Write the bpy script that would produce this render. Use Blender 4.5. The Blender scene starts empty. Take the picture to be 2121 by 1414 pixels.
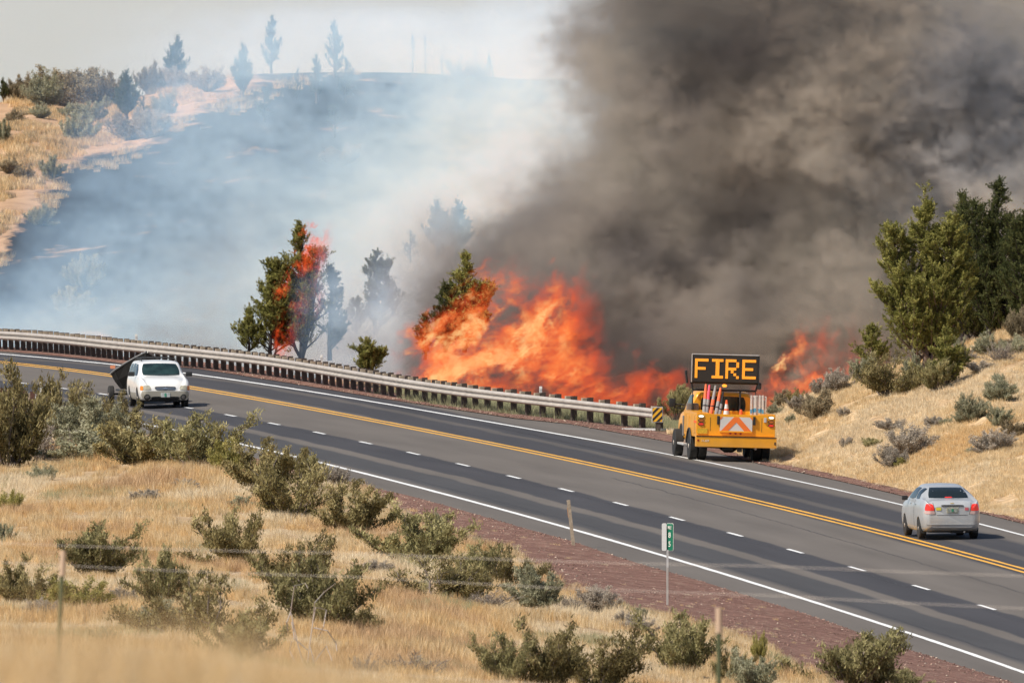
import bpy, bmesh, math, random
import numpy as np
from mathutils import Vector, Matrix, Euler, noise as mnoise
from mathutils.bvhtree import BVHTree
R = math.radians
random.seed(7); np.random.seed(7)
prng = random.Random(11)
S = bpy.context.scene; COL = S.collection

# ------------------------------------------------------------------ camera, sky, sun, exposure
F, CX, CY, YH, ZC = 58000.0, 1060.5, 707.0, 250.0, 10.56
TH = math.atan((CY - YH) / F)
cam = bpy.data.cameras.new('camera'); co = bpy.data.objects.new('camera', cam); COL.objects.link(co)
co.location = (0, 0, ZC); co.rotation_euler = (math.pi/2 - TH, 0, 0)
cam.sensor_width = 36; cam.lens = 36*F/2121.0; cam.clip_start = 1; cam.clip_end = 12000
cam.dof.use_dof = True; cam.dof.focus_distance = 868; cam.dof.aperture_fstop = 14
S.camera = co
SUN_EL, SUN_AZ = R(48), R(58)           # azimuth measured from behind the camera towards the left
sd = Vector((-math.sin(SUN_AZ)*math.cos(SUN_EL), -math.cos(SUN_AZ)*math.cos(SUN_EL), math.sin(SUN_EL)))
w = bpy.data.worlds.new('World'); S.world = w; w.use_nodes = True
nt = w.node_tree; bg = nt.nodes['Background']
sky = nt.nodes.new('ShaderNodeTexSky'); sky.sky_type = 'NISHITA'; sky.sun_disc = False
sky.sun_elevation = SUN_EL; sky.sun_rotation = math.atan2(sd.x, sd.y)
sky.air_density = 1.0; sky.dust_density = 1.6; sky.ozone_density = .8; sky.altitude = 0
tcw = nt.nodes.new('ShaderNodeTexCoord'); va = nt.nodes.new('ShaderNodeVectorMath'); va.operation = 'ADD'; va.inputs[1].default_value = (0, 0, .06)
vn = nt.nodes.new('ShaderNodeVectorMath'); vn.operation = 'NORMALIZE'
nt.links.new(tcw.outputs['Generated'], va.inputs[0]); nt.links.new(va.outputs[0], vn.inputs[0]); nt.links.new(vn.outputs[0], sky.inputs[0])
nt.links.new(sky.outputs[0], bg.inputs[0]); bg.inputs[1].default_value = 0.115
sl = bpy.data.lights.new('sun', 'SUN'); sl.energy = 4.85; sl.angle = R(0.53); sl.color = (1, 0.93, 0.82)
so = bpy.data.objects.new('sun', sl); COL.objects.link(so); so.rotation_euler = sd.to_track_quat('Z', 'Y').to_euler()
so.location = (-50, 800, 80)
S.view_settings.view_transform = 'Standard'; S.view_settings.look = 'None'
S.view_settings.exposure = 0.0; S.view_settings.gamma = 1; S.view_settings.use_curve_mapping = False
S.render.engine = 'CYCLES'
cy = S.cycles; cy.max_bounces = 6; cy.diffuse_bounces = 2; cy.glossy_bounces = 2; cy.transmission_bounces = 4
cy.volume_bounces = 2; cy.transparent_max_bounces = 12; cy.volume_step_rate = 2.0; cy.volume_max_steps = 256
cy.use_denoising = True; cy.sample_clamp_indirect = 6; cy.use_adaptive_sampling = True; cy.adaptive_threshold = 0.02
cy.caustics_reflective = False; cy.caustics_refractive = False

# ------------------------------------------------------------------ helpers
def at(px, py, D):                        # a point of the place seen along a known direction at distance D
    u = (px-CX)/F; v = -(py-CY)/F; k = math.cos(TH)+v*math.sin(TH)
    return Vector((u/k*D, D, ZC+(-math.sin(TH)+v*math.cos(TH))/k*D))
def proj(p):
    x, y, z = p[0], p[1], p[2]-ZC
    d = y*math.cos(TH)-z*math.sin(TH); v = y*math.sin(TH)+z*math.cos(TH)
    return CX+F*x/d, CY-F*v/d
def sst(a, b, x): t = min(1, max(0, (x-a)/(b-a))); return t*t*(3-2*t)

def mat(name, col=(.5,.5,.5), rough=.8, metal=0, emit=None, es=0, var=0, vscale=20, bump=0, bscale=40, spec=.5, trans=0, alpha=1):
    m = bpy.data.materials.new(name); m.use_nodes = True; n = m.node_tree; b = n.nodes['Principled BSDF']
    b.inputs['Base Color'].default_value = (*col, 1); b.inputs['Roughness'].default_value = rough
    b.inputs['Metallic'].default_value = metal; b.inputs['Specular IOR Level'].default_value = spec
    if trans: b.inputs['Transmission Weight'].default_value = trans
    if emit: b.inputs['Emission Color'].default_value = (*emit, 1); b.inputs['Emission Strength'].default_value = es
    tc = None
    if var or bump:
        tc = n.nodes.new('ShaderNodeTexCoord')
    if var:
        t = n.nodes.new('ShaderNodeTexNoise'); t.inputs['Scale'].default_value = vscale; t.inputs['Detail'].default_value = 5
        n.links.new(tc.outputs['Object'], t.inputs['Vector'])
        r = n.nodes.new('ShaderNodeValToRGB'); r.color_ramp.elements[0].position = .3; r.color_ramp.elements[1].position = .7
        r.color_ramp.elements[0].color = (*[c*(1-var) for c in col], 1); r.color_ramp.elements[1].color = (*[min(1, c*(1+var)) for c in col], 1)
        n.links.new(t.outputs['Fac'], r.inputs[0]); n.links.new(r.outputs[0], b.inputs['Base Color'])
    if bump:
        t = n.nodes.new('ShaderNodeTexNoise'); t.inputs['Scale'].default_value = bscale; t.inputs['Detail'].default_value = 4
        n.links.new(tc.outputs['Object'], t.inputs['Vector'])
        bp = n.nodes.new('ShaderNodeBump'); bp.inputs['Strength'].default_value = bump; bp.inputs['Distance'].default_value = .02
        n.links.new(t.outputs['Fac'], bp.inputs['Height']); n.links.new(bp.outputs[0], b.inputs['Normal'])
    return m

def leafmat(name, c1, c2, c3, rnd=.25, transl=.25):
    """matte foliage, colour varied leaf clump by leaf clump and plant by plant"""
    m = bpy.data.materials.new(name); m.use_nodes = True; n = m.node_tree; n.nodes.clear()
    L = n.links; N = n.nodes.new
    out = N('ShaderNodeOutputMaterial'); d = N('ShaderNodeBsdfDiffuse'); tr = N('ShaderNodeBsdfTranslucent'); mx = N('ShaderNodeMixShader')
    at_ = N('ShaderNodeAttribute'); at_.attribute_name = 'tone'
    r = N('ShaderNodeValToRGB'); e = r.color_ramp.elements
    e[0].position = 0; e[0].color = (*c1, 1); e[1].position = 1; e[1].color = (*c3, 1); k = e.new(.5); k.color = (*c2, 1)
    oi = N('ShaderNodeObjectInfo'); hs = N('ShaderNodeHueSaturation')
    mr = N('ShaderNodeMapRange'); mr.inputs['To Min'].default_value = 1-rnd; mr.inputs['To Max'].default_value = 1+rnd
    L.new(oi.outputs['Random'], mr.inputs['Value']); L.new(mr.outputs[0], hs.inputs['Value'])
    L.new(at_.outputs['Fac'], r.inputs[0]); L.new(r.outputs[0], hs.inputs['Color'])
    L.new(hs.outputs[0], d.inputs[0]); L.new(hs.outputs[0], tr.inputs[0])
    mx.inputs[0].default_value = transl; L.new(d.outputs[0], mx.inputs[1]); L.new(tr.outputs[0], mx.inputs[2]); L.new(mx.outputs[0], out.inputs[0])
    return m

def link(o, parent=None, coll=COL):
    coll.objects.link(o)
    if parent is not None: o.parent = parent
    return o
def tag(o, label=None, cat=None, group=None, kind=None):
    if label: o['label'] = label
    if cat: o['category'] = cat
    if group: o['group'] = group
    if kind: o['kind'] = kind
    return o
def empty(name, loc=(0,0,0), rot=(0,0,0)):
    o = bpy.data.objects.new(name, None); o.location = loc; o.rotation_euler = rot; o.empty_display_size = .3
    return link(o)
def mesh_np(name, V, Fc, m=None, smooth=False, tone=None, uv=None):
    """fast mesh: V (n,3), Fc (m,k)"""
    V = np.asarray(V, np.float32); Fc = np.asarray(Fc, np.int32)
    me = bpy.data.meshes.new(name); me.vertices.add(len(V)); me.vertices.foreach_set('co', V.ravel())
    k = Fc.shape[1]; me.loops.add(Fc.size); me.loops.foreach_set('vertex_index', Fc.ravel())
    me.polygons.add(len(Fc)); me.polygons.foreach_set('loop_start', np.arange(0, Fc.size, k, dtype=np.int32))
    me.polygons.foreach_set('loop_total', np.full(len(Fc), k, np.int32))
    if smooth: me.polygons.foreach_set('use_smooth', np.ones(len(Fc), bool))
    me.update(calc_edges=True)
    if tone is not None:
        a = me.attributes.new('tone', 'FLOAT', 'POINT'); a.data.foreach_set('value', np.asarray(tone, np.float32))
    if uv is not None:
        l = me.uv_layers.new(name='UVMap'); l.data.foreach_set('uv', np.asarray(uv, np.float32)[Fc.ravel()].ravel())
    if m: me.materials.append(m)
    return me
def mobj(name, me, parent=None):
    return link(bpy.data.objects.new(name, me), parent)
def grid_obj(name, P, m, parent=None, smooth=True, uv=None, tone=None):
    """P (a,b,3) -> quad sheet"""
    P = np.asarray(P, float); a, b = P.shape[:2]
    i = np.arange(a*b).reshape(a, b)
    Fc = np.stack([i[:-1,:-1], i[1:,:-1], i[1:,1:], i[:-1,1:]], -1).reshape(-1, 4)
    # make sure it faces up
    n = np.cross(P[1,0]-P[0,0], P[1,1]-P[1,0]) if a > 1 and b > 1 else (0,0,1)
    if n[2] < 0: Fc = Fc[:, ::-1]
    me = mesh_np(name, P.reshape(-1, 3), Fc, m, smooth, tone=None if tone is None else np.asarray(tone).ravel(),
                 uv=None if uv is None else np.asarray(uv).reshape(-1, 2))
    return mobj(name, me, parent)

class MB:
    """collects boxes, tubes and the like into one mesh"""
    def __init__(s): s.bm = bmesh.new()
    def box(s, c, d, rot=None, bev=0, taper=None):
        r = bmesh.ops.create_cube(s.bm, size=1); v = r['verts']
        for q in v:
            q.co = Vector((q.co.x*d[0], q.co.y*d[1], q.co.z*d[2]))
            if taper and q.co.z > 0: q.co.x *= taper[0]; q.co.y *= taper[1]
        if bev:
            es = list({e for q in v for e in q.link_edges}); rr = bmesh.ops.bevel(s.bm, geom=es, offset=bev, segments=2, affect='EDGES', profile=.7)
            v = list({q for f in rr['faces'] for q in f.verts} | {q for q in v if q.is_valid})
            # gather connected
            seen = set(v); st = list(v)
            while st:
                q = st.pop()
                for e in q.link_edges:
                    o = e.other_vert(q)
                    if o not in seen: seen.add(o); st.append(o)
            v = list(seen)
        M = Matrix.Translation(Vector(c))
        if rot: M = M @ Euler(rot).to_matrix().to_4x4()
        bmesh.ops.transform(s.bm, matrix=M, verts=v); return s
    def tube(s, pts, r, n=8, cap=True):
        pts = [Vector(p) for p in pts]; rr = r if isinstance(r, (list, tuple)) else [r]*len(pts); rings = []
        for i, p in enumerate(pts):
            t = (pts[min(i+1, len(pts)-1)]-pts[max(i-1, 0)]).normalized()
            a = t.orthogonal().normalized() if i == 0 else (a - t*a.dot(t)).normalized()
            b = t.cross(a)
            rings.append([s.bm.verts.new(p+(a*math.cos(2*math.pi*k/n)+b*math.sin(2*math.pi*k/n))*rr[i]) for k in range(n)])
        for A, B in zip(rings, rings[1:]):
            for k in range(n): s.bm.faces.new((A[k], A[(k+1)%n], B[(k+1)%n], B[k]))
        if cap: s.bm.faces.new(rings[0][::-1]); s.bm.faces.new(rings[-1])
        return s
    def lathe(s, prof, c, axis='x', n=28):
        """prof: list of (radius, along)"""
        c = Vector(c); rings = []
        for r, h in prof:
            ring = []
            for k in range(n):
                a = 2*math.pi*k/n; u, v = r*math.cos(a), r*math.sin(a)
                ring.append(s.bm.verts.new(c + (Vector((h, u, v)) if axis == 'x' else Vector((u, h, v)) if axis == 'y' else Vector((u, v, h)))))
            rings.append(ring)
        for A, B in zip(rings, rings[1:]):
            for k in range(n): s.bm.faces.new((A[k], A[(k+1)%n], B[(k+1)%n], B[k]))
        s.bm.faces.new(rings[0][::-1]); s.bm.faces.new(rings[-1]); return s
    def poly(s, pts, ext=None):
        vs = [s.bm.verts.new(Vector(p)) for p in pts]; f = s.bm.faces.new(vs)
        if ext is not None:
            r = bmesh.ops.extrude_face_region(s.bm, geom=[f]); bmesh.ops.translate(s.bm, vec=Vector(ext), verts=[q for q in r['geom'] if isinstance(q, bmesh.types.BMVert)])
        return s
    def build(s, name, m, parent=None, smooth=False, loc=None):
        bmesh.ops.recalc_face_normals(s.bm, faces=s.bm.faces[:])
        me = bpy.data.meshes.new(name); s.bm.to_mesh(me); s.bm.free()
        if smooth:
            me.polygons.foreach_set('use_smooth', [True]*len(me.polygons))
            try: me.set_sharp_from_angle(angle=R(38))
            except Exception: pass
        me.materials.append(m); o = mobj(name, me, parent)
        if loc: o.location = loc
        return o
def copy_tree(o, parent=None):
    c = o.copy(); COL.objects.link(c); c.parent = parent
    for ch in list(o.children): copy_tree(ch, c)
    return c

# ------------------------------------------------------------------ the road's course (surveyed as curves of distance)
CXP = [-0.10219202, -0.08358048, 0.22448362, -12.98106813, -1.65908437]
CZP = [-0.0193127, -0.50354979, 1.76804761, -0.02984331]
def xc(D): return np.polyval(CXP, (np.asarray(D, float)-866)/100)
def zc(D): return np.polyval(CZP, (np.asarray(D, float)-866)/100)
def ef(D):
    t = np.clip((np.asarray(D, float)-890)/120, 0, 1); return .024+.05*t*t*(3-2*t)
def road_z(x, D):                         # cross fall, then the far shoulder falls away again
    o = x-xc(D); e = ef(D); t = np.clip((940-np.asarray(D, float))/40, 0, 1); return zc(D)+e*o-t*(e+.03)*np.maximum(0, o-6.9)
def hitD(px, py):
    lo, hi = 560., 1110.
    for _ in range(50):
        m = (lo+hi)/2; p = at(px, py, m)
        if p.z > road_z(p.x, m): lo = m
        else: hi = m
    return m
def offs(pts, deg=2):
    D = []; o = []
    for a, b in pts:
        d = hitD(a, b); p = at(a, b, d)
        if 640 < d < 1090: D.append(d); o.append(p.x-xc(d))
    return np.polyfit((np.array(D)-866)/100, o, deg), min(D), max(D)
class OffI:
    def __init__(s, pts):
        q = []
        for a, b in pts: d = hitD(a, b); q.append((d, at(a, b, d).x-float(xc(d))))
        q.sort(); s.D = [k[0] for k in q]; s.o = [k[1] for k in q]
    def __call__(s, D): return np.interp(D, s.D, s.o)
class Off:
    def __init__(s, pts, deg=2): s.c, s.a, s.b = offs(pts, deg)
    def __call__(s, D):
        D = np.clip(np.asarray(D, float), s.a-25, s.b+25); return np.polyval(s.c, (D-866)/100)
W1p = [(0,731),(75,741),(150,748),(225,754),(400,773),(530,794),(655,815),(780,834),(905,852),(1060,879),(1185,902),(1310,926),(1395,944),(1590,986.5),(1715,1010),(1882,1050),(2041,1086),(2121,1107)]
Yp = [(0,749.5),(100,760),(225,777.5),(400,809),(530,827),(655,845),(780,869),(905,894),(1060,924),(1185,952.5),(1310,984),(1435,1014),(1590,1045),(1715,1074),(1840,1104),(1965,1136.6),(2121,1181.7)]
W2p = [(474,914),(655,957.5),(780,985),(905,1017.5),(1060,1060),(1185,1095),(1310,1132.5),(1387.5,1156.5),(1590,1216),(1715,1255.5),(1840,1295.6),(1965,1337),(2121,1392)]
G2p = [(670,985),(780,1012),(905,1042),(1060,1087),(1185,1121),(1257,1146),(1335,1171),(1435,1199),(1590,1247),(1715,1287),(1840,1332),(1965,1371),(2100,1414)]
G1p = [(0,728),(250,753),(400,763),(530,783),(655,803),(780,824),(905,843),(1060,866),(1185,879),(1290,898),(1395,917),(1590,965),(1715,991),(1882,1030),(2041,1065),(2121,1085)]
R1p = [(0,724.5),(250,749),(400,757),(530,777.5),(655,798),(780,820),(905,840),(1060,860),(1185,872.5),(1275,882.5),(1370,894),(1590,954),(1740,983),(1890,1016),(2041,1060),(2121,1073)]
oW1, oY, oW2, oG2, oG1, oR1 = Off(W1p, 3), Off(Yp, 3), Off(W2p), OffI(G2p), OffI(G1p), OffI(R1p)
def rp(D, o, dz=0): x = float(xc(D))+float(o); return Vector((x, D, float(road_z(x, D))+dz))
DS = np.arange(690, 1101, 1.5)
def strip(name, oa, ob, m, dz=0, n=2, Ds=DS, parent=None, kind='structure'):
    P = []; U = []
    for D in Ds:
        a, b = float(oa(D)), float(ob(D)); row = []; ur = []
        for k in range(n):
            o = a+(b-a)*k/(n-1); row.append(rp(D, o, dz)); ur.append((o, D))
        P.append(row); U.append(ur)
    ob_ = grid_obj(name, P, m, parent, uv=U)
    if kind and parent is None: ob_['kind'] = kind
    return ob_

# ------------------------------------------------------------------ ground materials
def ground_mat(name, cols, scale=1.0, bump=.4, burn=None, speck=None):
    m = bpy.data.materials.new(name); m.use_nodes = True; n = m.node_tree; b = n.nodes['Principled BSDF']; L = n.links; N = n.nodes.new
    b.inputs['Roughness'].default_value = .95; b.inputs['Specular IOR Level'].default_value = .15
    tc = N('ShaderNodeTexCoord')
    t = N('ShaderNodeTexNoise'); t.inputs['Scale'].default_value = scale; t.inputs['Detail'].default_value = 9; t.inputs['Roughness'].default_value = .68
    L.new(tc.outputs['Object'], t.inputs[0]); r = N('ShaderNodeValToRGB'); e = r.color_ramp.elements
    e[0].position = .3; e[0].color = (*cols[0], 1); e[1].position = .72; e[1].color = (*cols[-1], 1)
    if len(cols) > 2: k = e.new(.52); k.color = (*cols[1], 1)
    L.new(t.outputs['Fac'], r.inputs[0]); colr = r.outputs[0]
    if speck:
        v = N('ShaderNodeTexVoronoi'); v.inputs['Scale'].default_value = speck[0]; L.new(tc.outputs['Object'], v.inputs[0])
        mr = N('ShaderNodeMapRange'); mr.inputs['From Min'].default_value = 0; mr.inputs['From Max'].default_value = 1
        sep = N('ShaderNodeSeparateColor'); L.new(v.outputs['Color'], sep.inputs[0]); rr = N('ShaderNodeValToRGB')
        rr.color_ramp.elements[0].position = speck[2]; rr.color_ramp.elements[0].color = (0,0,0,1); rr.color_ramp.elements[1].position = speck[2]+.03
        L.new(sep.outputs[0], rr.inputs[0]); mx = N('ShaderNodeMix'); mx.data_type = 'RGBA'
        L.new(rr.outputs[0], mx.inputs['Factor']); L.new(colr, mx.inputs['A']); mx.inputs['B'].default_value = (*speck[1], 1); colr = mx.outputs['Result']
        # stone to stone tone
        hs = N('ShaderNodeHueSaturation'); m2 = N('ShaderNodeMapRange'); m2.inputs['To Min'].default_value = .7; m2.inputs['To Max'].default_value = 1.3
        L.new(sep.outputs[1], m2.inputs[0]); L.new(m2.outputs[0], hs.inputs['Value']); L.new(colr, hs.inputs['Color']); colr = hs.outputs[0]
    if burn:
        a = N('ShaderNodeAttribute'); a.attribute_name = 'tone'
        t2 = N('ShaderNodeTexNoise'); t2.inputs['Scale'].default_value = .35; t2.inputs['Detail'].default_value = 8; t2.inputs['Roughness'].default_value = .7
        mp = N('ShaderNodeMapping'); mp.inputs['Scale'].default_value = (1, .35, 2.2); L.new(tc.outputs['Object'], mp.inputs[0]); L.new(mp.outputs[0], t2.inputs[0])
        ad = N('ShaderNodeMath'); ad.operation = 'ADD'; L.new(a.outputs['Fac'], ad.inputs[0]); L.new(t2.outputs['Fac'], ad.inputs[1])
        rr = N('ShaderNodeValToRGB'); rr.color_ramp.elements[0].position = .86; rr.color_ramp.elements[1].position = .98
        L.new(ad.outputs[0], rr.inputs[0]); mx = N('ShaderNodeMix'); mx.data_type = 'RGBA'
        L.new(rr.outputs[0], mx.inputs['Factor']); L.new(colr, mx.inputs['A']); mx.inputs['B'].default_value = (*burn, 1); colr = mx.outputs['Result']
    L.new(colr, b.inputs['Base Color'])
    t3 = N('ShaderNodeTexNoise'); t3.inputs['Scale'].default_value = scale*14; t3.inputs['Detail'].default_value = 5; L.new(tc.outputs['Object'], t3.inputs[0])
    bp = N('ShaderNodeBump'); bp.inputs['Strength'].default_value = bump; bp.inputs['Distance'].default_value = .06
    L.new(t3.outputs['Fac'], bp.inputs['Height']); L.new(bp.outputs[0], b.inputs['Normal'])
    return m
M_soil = ground_mat('dry_soil', [(.30,.20,.115), (.44,.31,.18), (.55,.41,.25)], .8)
M_cinder = ground_mat('red_cinder', [(.14,.070,.054), (.215,.118,.090), (.29,.18,.135)], .9, 1.0, speck=(7, (.42,.33,.24), .965))
M_hill = ground_mat('burnt_hillside', [(.36,.22,.13), (.50,.32,.19), (.60,.42,.27)], .5, .6, burn=(.018,.017,.018))

def asphalt():
    m = bpy.data.materials.new('asphalt'); m.use_nodes = True; n = m.node_tree; b = n.nodes['Principled BSDF']; L = n.links; N = n.nodes.new
    b.inputs['Roughness'].default_value = .85; b.inputs['Specular IOR Level'].default_value = .25
    uv = N('ShaderNodeUVMap'); uv.uv_map = 'UVMap'; sp = N('ShaderNodeSeparateXYZ'); L.new(uv.outputs[0], sp.inputs[0])
    # slow wander of the seal's edges along the road
    mp = N('ShaderNodeMapping'); mp.inputs['Scale'].default_value = (.25, .12, 1); L.new(uv.outputs[0], mp.inputs[0])
    nz = N('ShaderNodeTexNoise'); nz.inputs['Scale'].default_value = 1; nz.inputs['Detail'].default_value = 6; L.new(mp.outputs[0], nz.inputs[0])
    wob = N('ShaderNodeMath'); wob.operation = 'MULTIPLY_ADD'; wob.inputs[1].default_value = .5; L.new(nz.outputs['Fac'], wob.inputs[0]); 
    ad = N('ShaderNodeMath'); ad.operation = 'ADD'; ad.inputs[1].default_value = -.25; L.new(sp.outputs[0], wob.inputs[2]); L.new(wob.outputs[0], ad.inputs[0])
    mr = N('ShaderNodeMapRange'); mr.inputs['From Min'].default_value = -6; mr.inputs['From Max'].default_value = 11; L.new(ad.outputs[0], mr.inputs[0])
    r = N('ShaderNodeValToRGB'); r.color_ramp.interpolation = 'LINEAR'
    dk, lt = (.056,.054,.058), (.140,.123,.107); dk2 = (.067,.065,.066); md = (.10,.09,.082)
    stops = [(-6,lt),(-3.65,lt),(-3.35,dk2),(-2.15,dk2),(-2.0,lt),(-1.6,lt),(-1.5,dk),(-.05,dk),(.05,lt),(3.25,lt),(3.5,lt),(3.75,dk),
             (4.9,dk),(5.05,md),(5.3,md),(5.4,dk),(6.5,dk),(6.85,lt),(11,lt)]
    el = r.color_ramp.elements; pos = [( (o+6)/17, c) for o, c in stops]
    el[0].position = pos[0][0]; el[0].color = (*pos[0][1], 1); el[1].position = pos[-1][0]; el[1].color = (*pos[-1][1], 1)
    for p, c in pos[1:-1]: k = el.new(p); k.color = (*c, 1)
    L.new(mr.outputs[0], r.inputs[0])
    tc = N('ShaderNodeTexCoord'); t = N('ShaderNodeTexNoise'); t.inputs['Scale'].default_value = 22; t.inputs['Detail'].default_value = 3; L.new(tc.outputs['Object'], t.inputs[0])
    t2 = N('ShaderNodeTexNoise'); t2.inputs['Scale'].default_value = .8; t2.inputs['Detail'].default_value = 6
    mp2 = N('ShaderNodeMapping'); mp2.inputs['Scale'].default_value = (1, .07, 1); L.new(uv.outputs[0], mp2.inputs[0]); L.new(mp2.outputs[0], t2.inputs[0])
    m1 = N('ShaderNodeMapRange'); m1.inputs['To Min'].default_value = .75; m1.inputs['To Max'].default_value = 1.25; L.new(t.outputs['Fac'], m1.inputs[0])
    m2 = N('ShaderNodeMapRange'); m2.inputs['To Min'].default_value = .66; m2.inputs['To Max'].default_value = 1.30; L.new(t2.outputs['Fac'], m2.inputs[0])
    mu = N('ShaderNodeMath'); mu.operation = 'MULTIPLY'; L.new(m1.outputs[0], mu.inputs[0]); L.new(m2.outputs[0], mu.inputs[1])
    hs = N('ShaderNodeHueSaturation'); L.new(mu.outputs[0], hs.inputs['Value']); L.new(r.outputs[0], hs.inputs['Color']); L.new(hs.outputs[0], b.inputs['Base Color'])
    bp = N('ShaderNodeBump'); bp.inputs['Strength'].default_value = .3; bp.inputs['Distance'].default_value = .01; L.new(t.outputs['Fac'], bp.inputs['Height']); L.new(bp.outputs[0], b.inputs['Normal'])
    return m
M_asph = asphalt()
M_white = mat('road_paint_white', (.80,.80,.78), .6, var=.12, vscale=6)
M_yell = mat('road_paint_yellow', (.78,.40,.045), .6, var=.12, vscale=6)

# ------------------------------------------------------------------ road
road = strip('road', lambda D: oG2(D)-.5, lambda D: oG1(D)+.35, M_asph, 0, 8)
cind_far = strip('verge', lambda D: oG1(D), lambda D: oR1(D)+.9, M_cinder, .02, 4)
def wob(D, s, a=.018): return a*(mnoise.noise(Vector((D*.35, s, 0)))+.6*mnoise.noise(Vector((D*1.3, s, 3))))
DL = np.arange(690, 1090, .7)
def line(name, f, wd, m, Ds=DL, sd_=0):
    o = strip(name, lambda D: f(D)-wd/2+wob(D, sd_), lambda D: f(D)+wd/2+wob(D, sd_+.7), m, .006, 2, Ds, kind=None); return o
rl = line('edge_line', oW1, .15, M_white, sd_=1); rl.parent = road
rl = line('edge_line', oW2, .17, M_white, sd_=5); rl.parent = road
rl = line('centre_line', lambda D: oY(D)-.16, .14, M_yell, sd_=9); rl.parent = road
rl = line('centre_line', lambda D: oY(D)+.16, .14, M_yell, sd_=13); rl.parent = road
M_tar = mat('tar_seal', (.035,.033,.034), .7)
for f_, a_, b_, sd2 in ((lambda D: 5.75+.10*math.sin(D*.05), 830, 1000, 21), (lambda D: -.32, 700, 1010, 25), (lambda D: 2.3+.25*math.sin(D*.031), 760, 850, 31), (lambda D: -3.2+.1*math.sin(D*.04), 720, 860, 35)):
    q = strip('tar_crack', lambda D: f_(D)+6*wob(D, sd2)-.012-abs(wob(D*2, sd2+2)), lambda D: f_(D)+6*wob(D, sd2)+.012+abs(wob(D*2, sd2+2)), M_tar, .003, 2, np.arange(a_, b_, .4), kind=None); q.parent = road
# lane dashes, ten feet long, forty feet apart
k = 0
for i in range(-14, 16):
    D0 = 866+(-i)*12.075 if i >= 0 else 866-i*12.075
    o0 = -.06
    Dd = np.arange(D0-3.0, D0+.01, .5)
    if D0 > 1085 or D0 < 695: continue
    q = strip('lane_dash', lambda D: o0-.055+wob(D, 3), lambda D: o0+.065+wob(D, 4), M_white, .006, 2, Dd, kind=None); q.parent = road

# ------------------------------------------------------------------ near ground: cinder verge and the grassy slope below the camera
_d = np.arange(660, 1115, 2.0)
_g = np.array([(*proj(rp(D, float(oG2(D)))), D) for D in _d]); _g = _g[np.argsort(_g[:,0])]
def yg(px): return float(np.interp(px, _g[:,0], _g[:,1]))
def Dg(px): return float(np.interp(px, _g[:,0], _g[:,2]))
def fade(t): return .5*t+.0005*t*t
def near(px, py):
    t = py-yg(px); 
    D = Dg(px)-fade(max(t, 0)); p = at(px, py, D)
    return p
cb = [(-400,900),(200,905),(420,915),(560,940),(660,978),(760,1025),(850,1075),(905,1100),(1000,1132),(1060,1150),(1180,1228),(1300,1272),(1400,1292),(1560,1332),(1640,1385),(1700,1416),(1850,1480),(2121,1560),(2700,1700)]
def cby(px): return float(np.interp(px, [c[0] for c in cb], [c[1] for c in cb]))
def hump(x, y): return .10*mnoise.noise(Vector((x*.35, y*.09, 0)))+.04*mnoise.noise(Vector((x*1.3, y*.3, 4)))
PX = np.arange(-500, 2800, 25.)
T1 = [0, .02, .08, .2, .35, .5, .65, .8, .9, 1.0, 1.1]
P = []
for px in PX:
    a = yg(px); b = max(cby(px), a+14); row = []
    for k, t in enumerate(T1):
        p = near(px, a+(b-a)*t); p.z += (.012 if k == 0 else .03+.25*hump(p.x, p.y)); row.append(p)
    P.append(row)
verge = grid_obj('verge', P, M_cinder); verge['kind'] = 'structure'
yc_ = lambda px: max(cby(px), yg(px)+14)
NEARP = []
for px in PX:
    a = yc_(px)-6; ts = list(np.linspace(0, 1, 46)**1.15); row = []
    yend = max(1500, a+260)
    for t in ts:
        p = near(px, a+(yend-a)*t); p.z += hump(p.x, p.y)*min(1, t*8)-.03+.09*sst(0, .05, t); row.append(p)
    # then the ground climbs towards the camera's own hill, below the picture's lower edge
    l = row[-1]
    for D in (430, 380, 330, 300, 260, 220, 170, 130, 100, 80, 55):
        if D < l.y-20:
            q = at(px, 1414, D); q.z -= .27+.0030*max(0, D-90)+(.28*sst(150, 950, px) if D < 180 else .1); q.z += .12*mnoise.noise(Vector((q.x*.5, q.y*.1, 0))); row.append(q)
        else:
            row.append(row[-1].copy())
    NEARP.append(row)
near_ground = grid_obj('ground', NEARP, M_soil); near_ground['kind'] = 'structure'

# ------------------------------------------------------------------ far side: cut slope on the right
rb = [(1560,945),(1590,954),(1740,983),(1890,1016),(2041,1060),(2121,1073),(2300,1115),(2700,1230)]
ridge = [(1400,905),(1480,893),(1560,868),(1600,848),(1650,828),(1700,806),(1760,780),(1800,765),(1860,752),(1950,728),(2050,700),(2121,662),(2300,600),(2700,520)]
fi = lambda L_, x: float(np.interp(x, [c[0] for c in L_], [c[1] for c in L_]))
_r = np.array([(*proj(rp(D, float(oR1(D)))), D) for D in np.arange(660, 1105, 3.)]); _r = _r[np.argsort(_r[:,0])]
def Rb(px): return float(np.interp(px, _r[:,0], _r[:,2])), float(np.interp(px, _r[:,0], _r[:,1]))
def slopeP(px, t, lift=0):
    D0, y0 = Rb(px); y1 = min(fi(ridge, px), y0-4); y = y0+(y1-y0)*t
    D = D0+.19*(y0-y)+ (0 if t < 1 else 0)
    p = at(px, y, D); s = min(1, t*5)
    p.z += lift+s*(.16*mnoise.noise(Vector((p.x*.5, p.y*.12, 7)))+.07*mnoise.noise(Vector((p.x*1.9, p.y*.5, 1)))); return p
P = []
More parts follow.
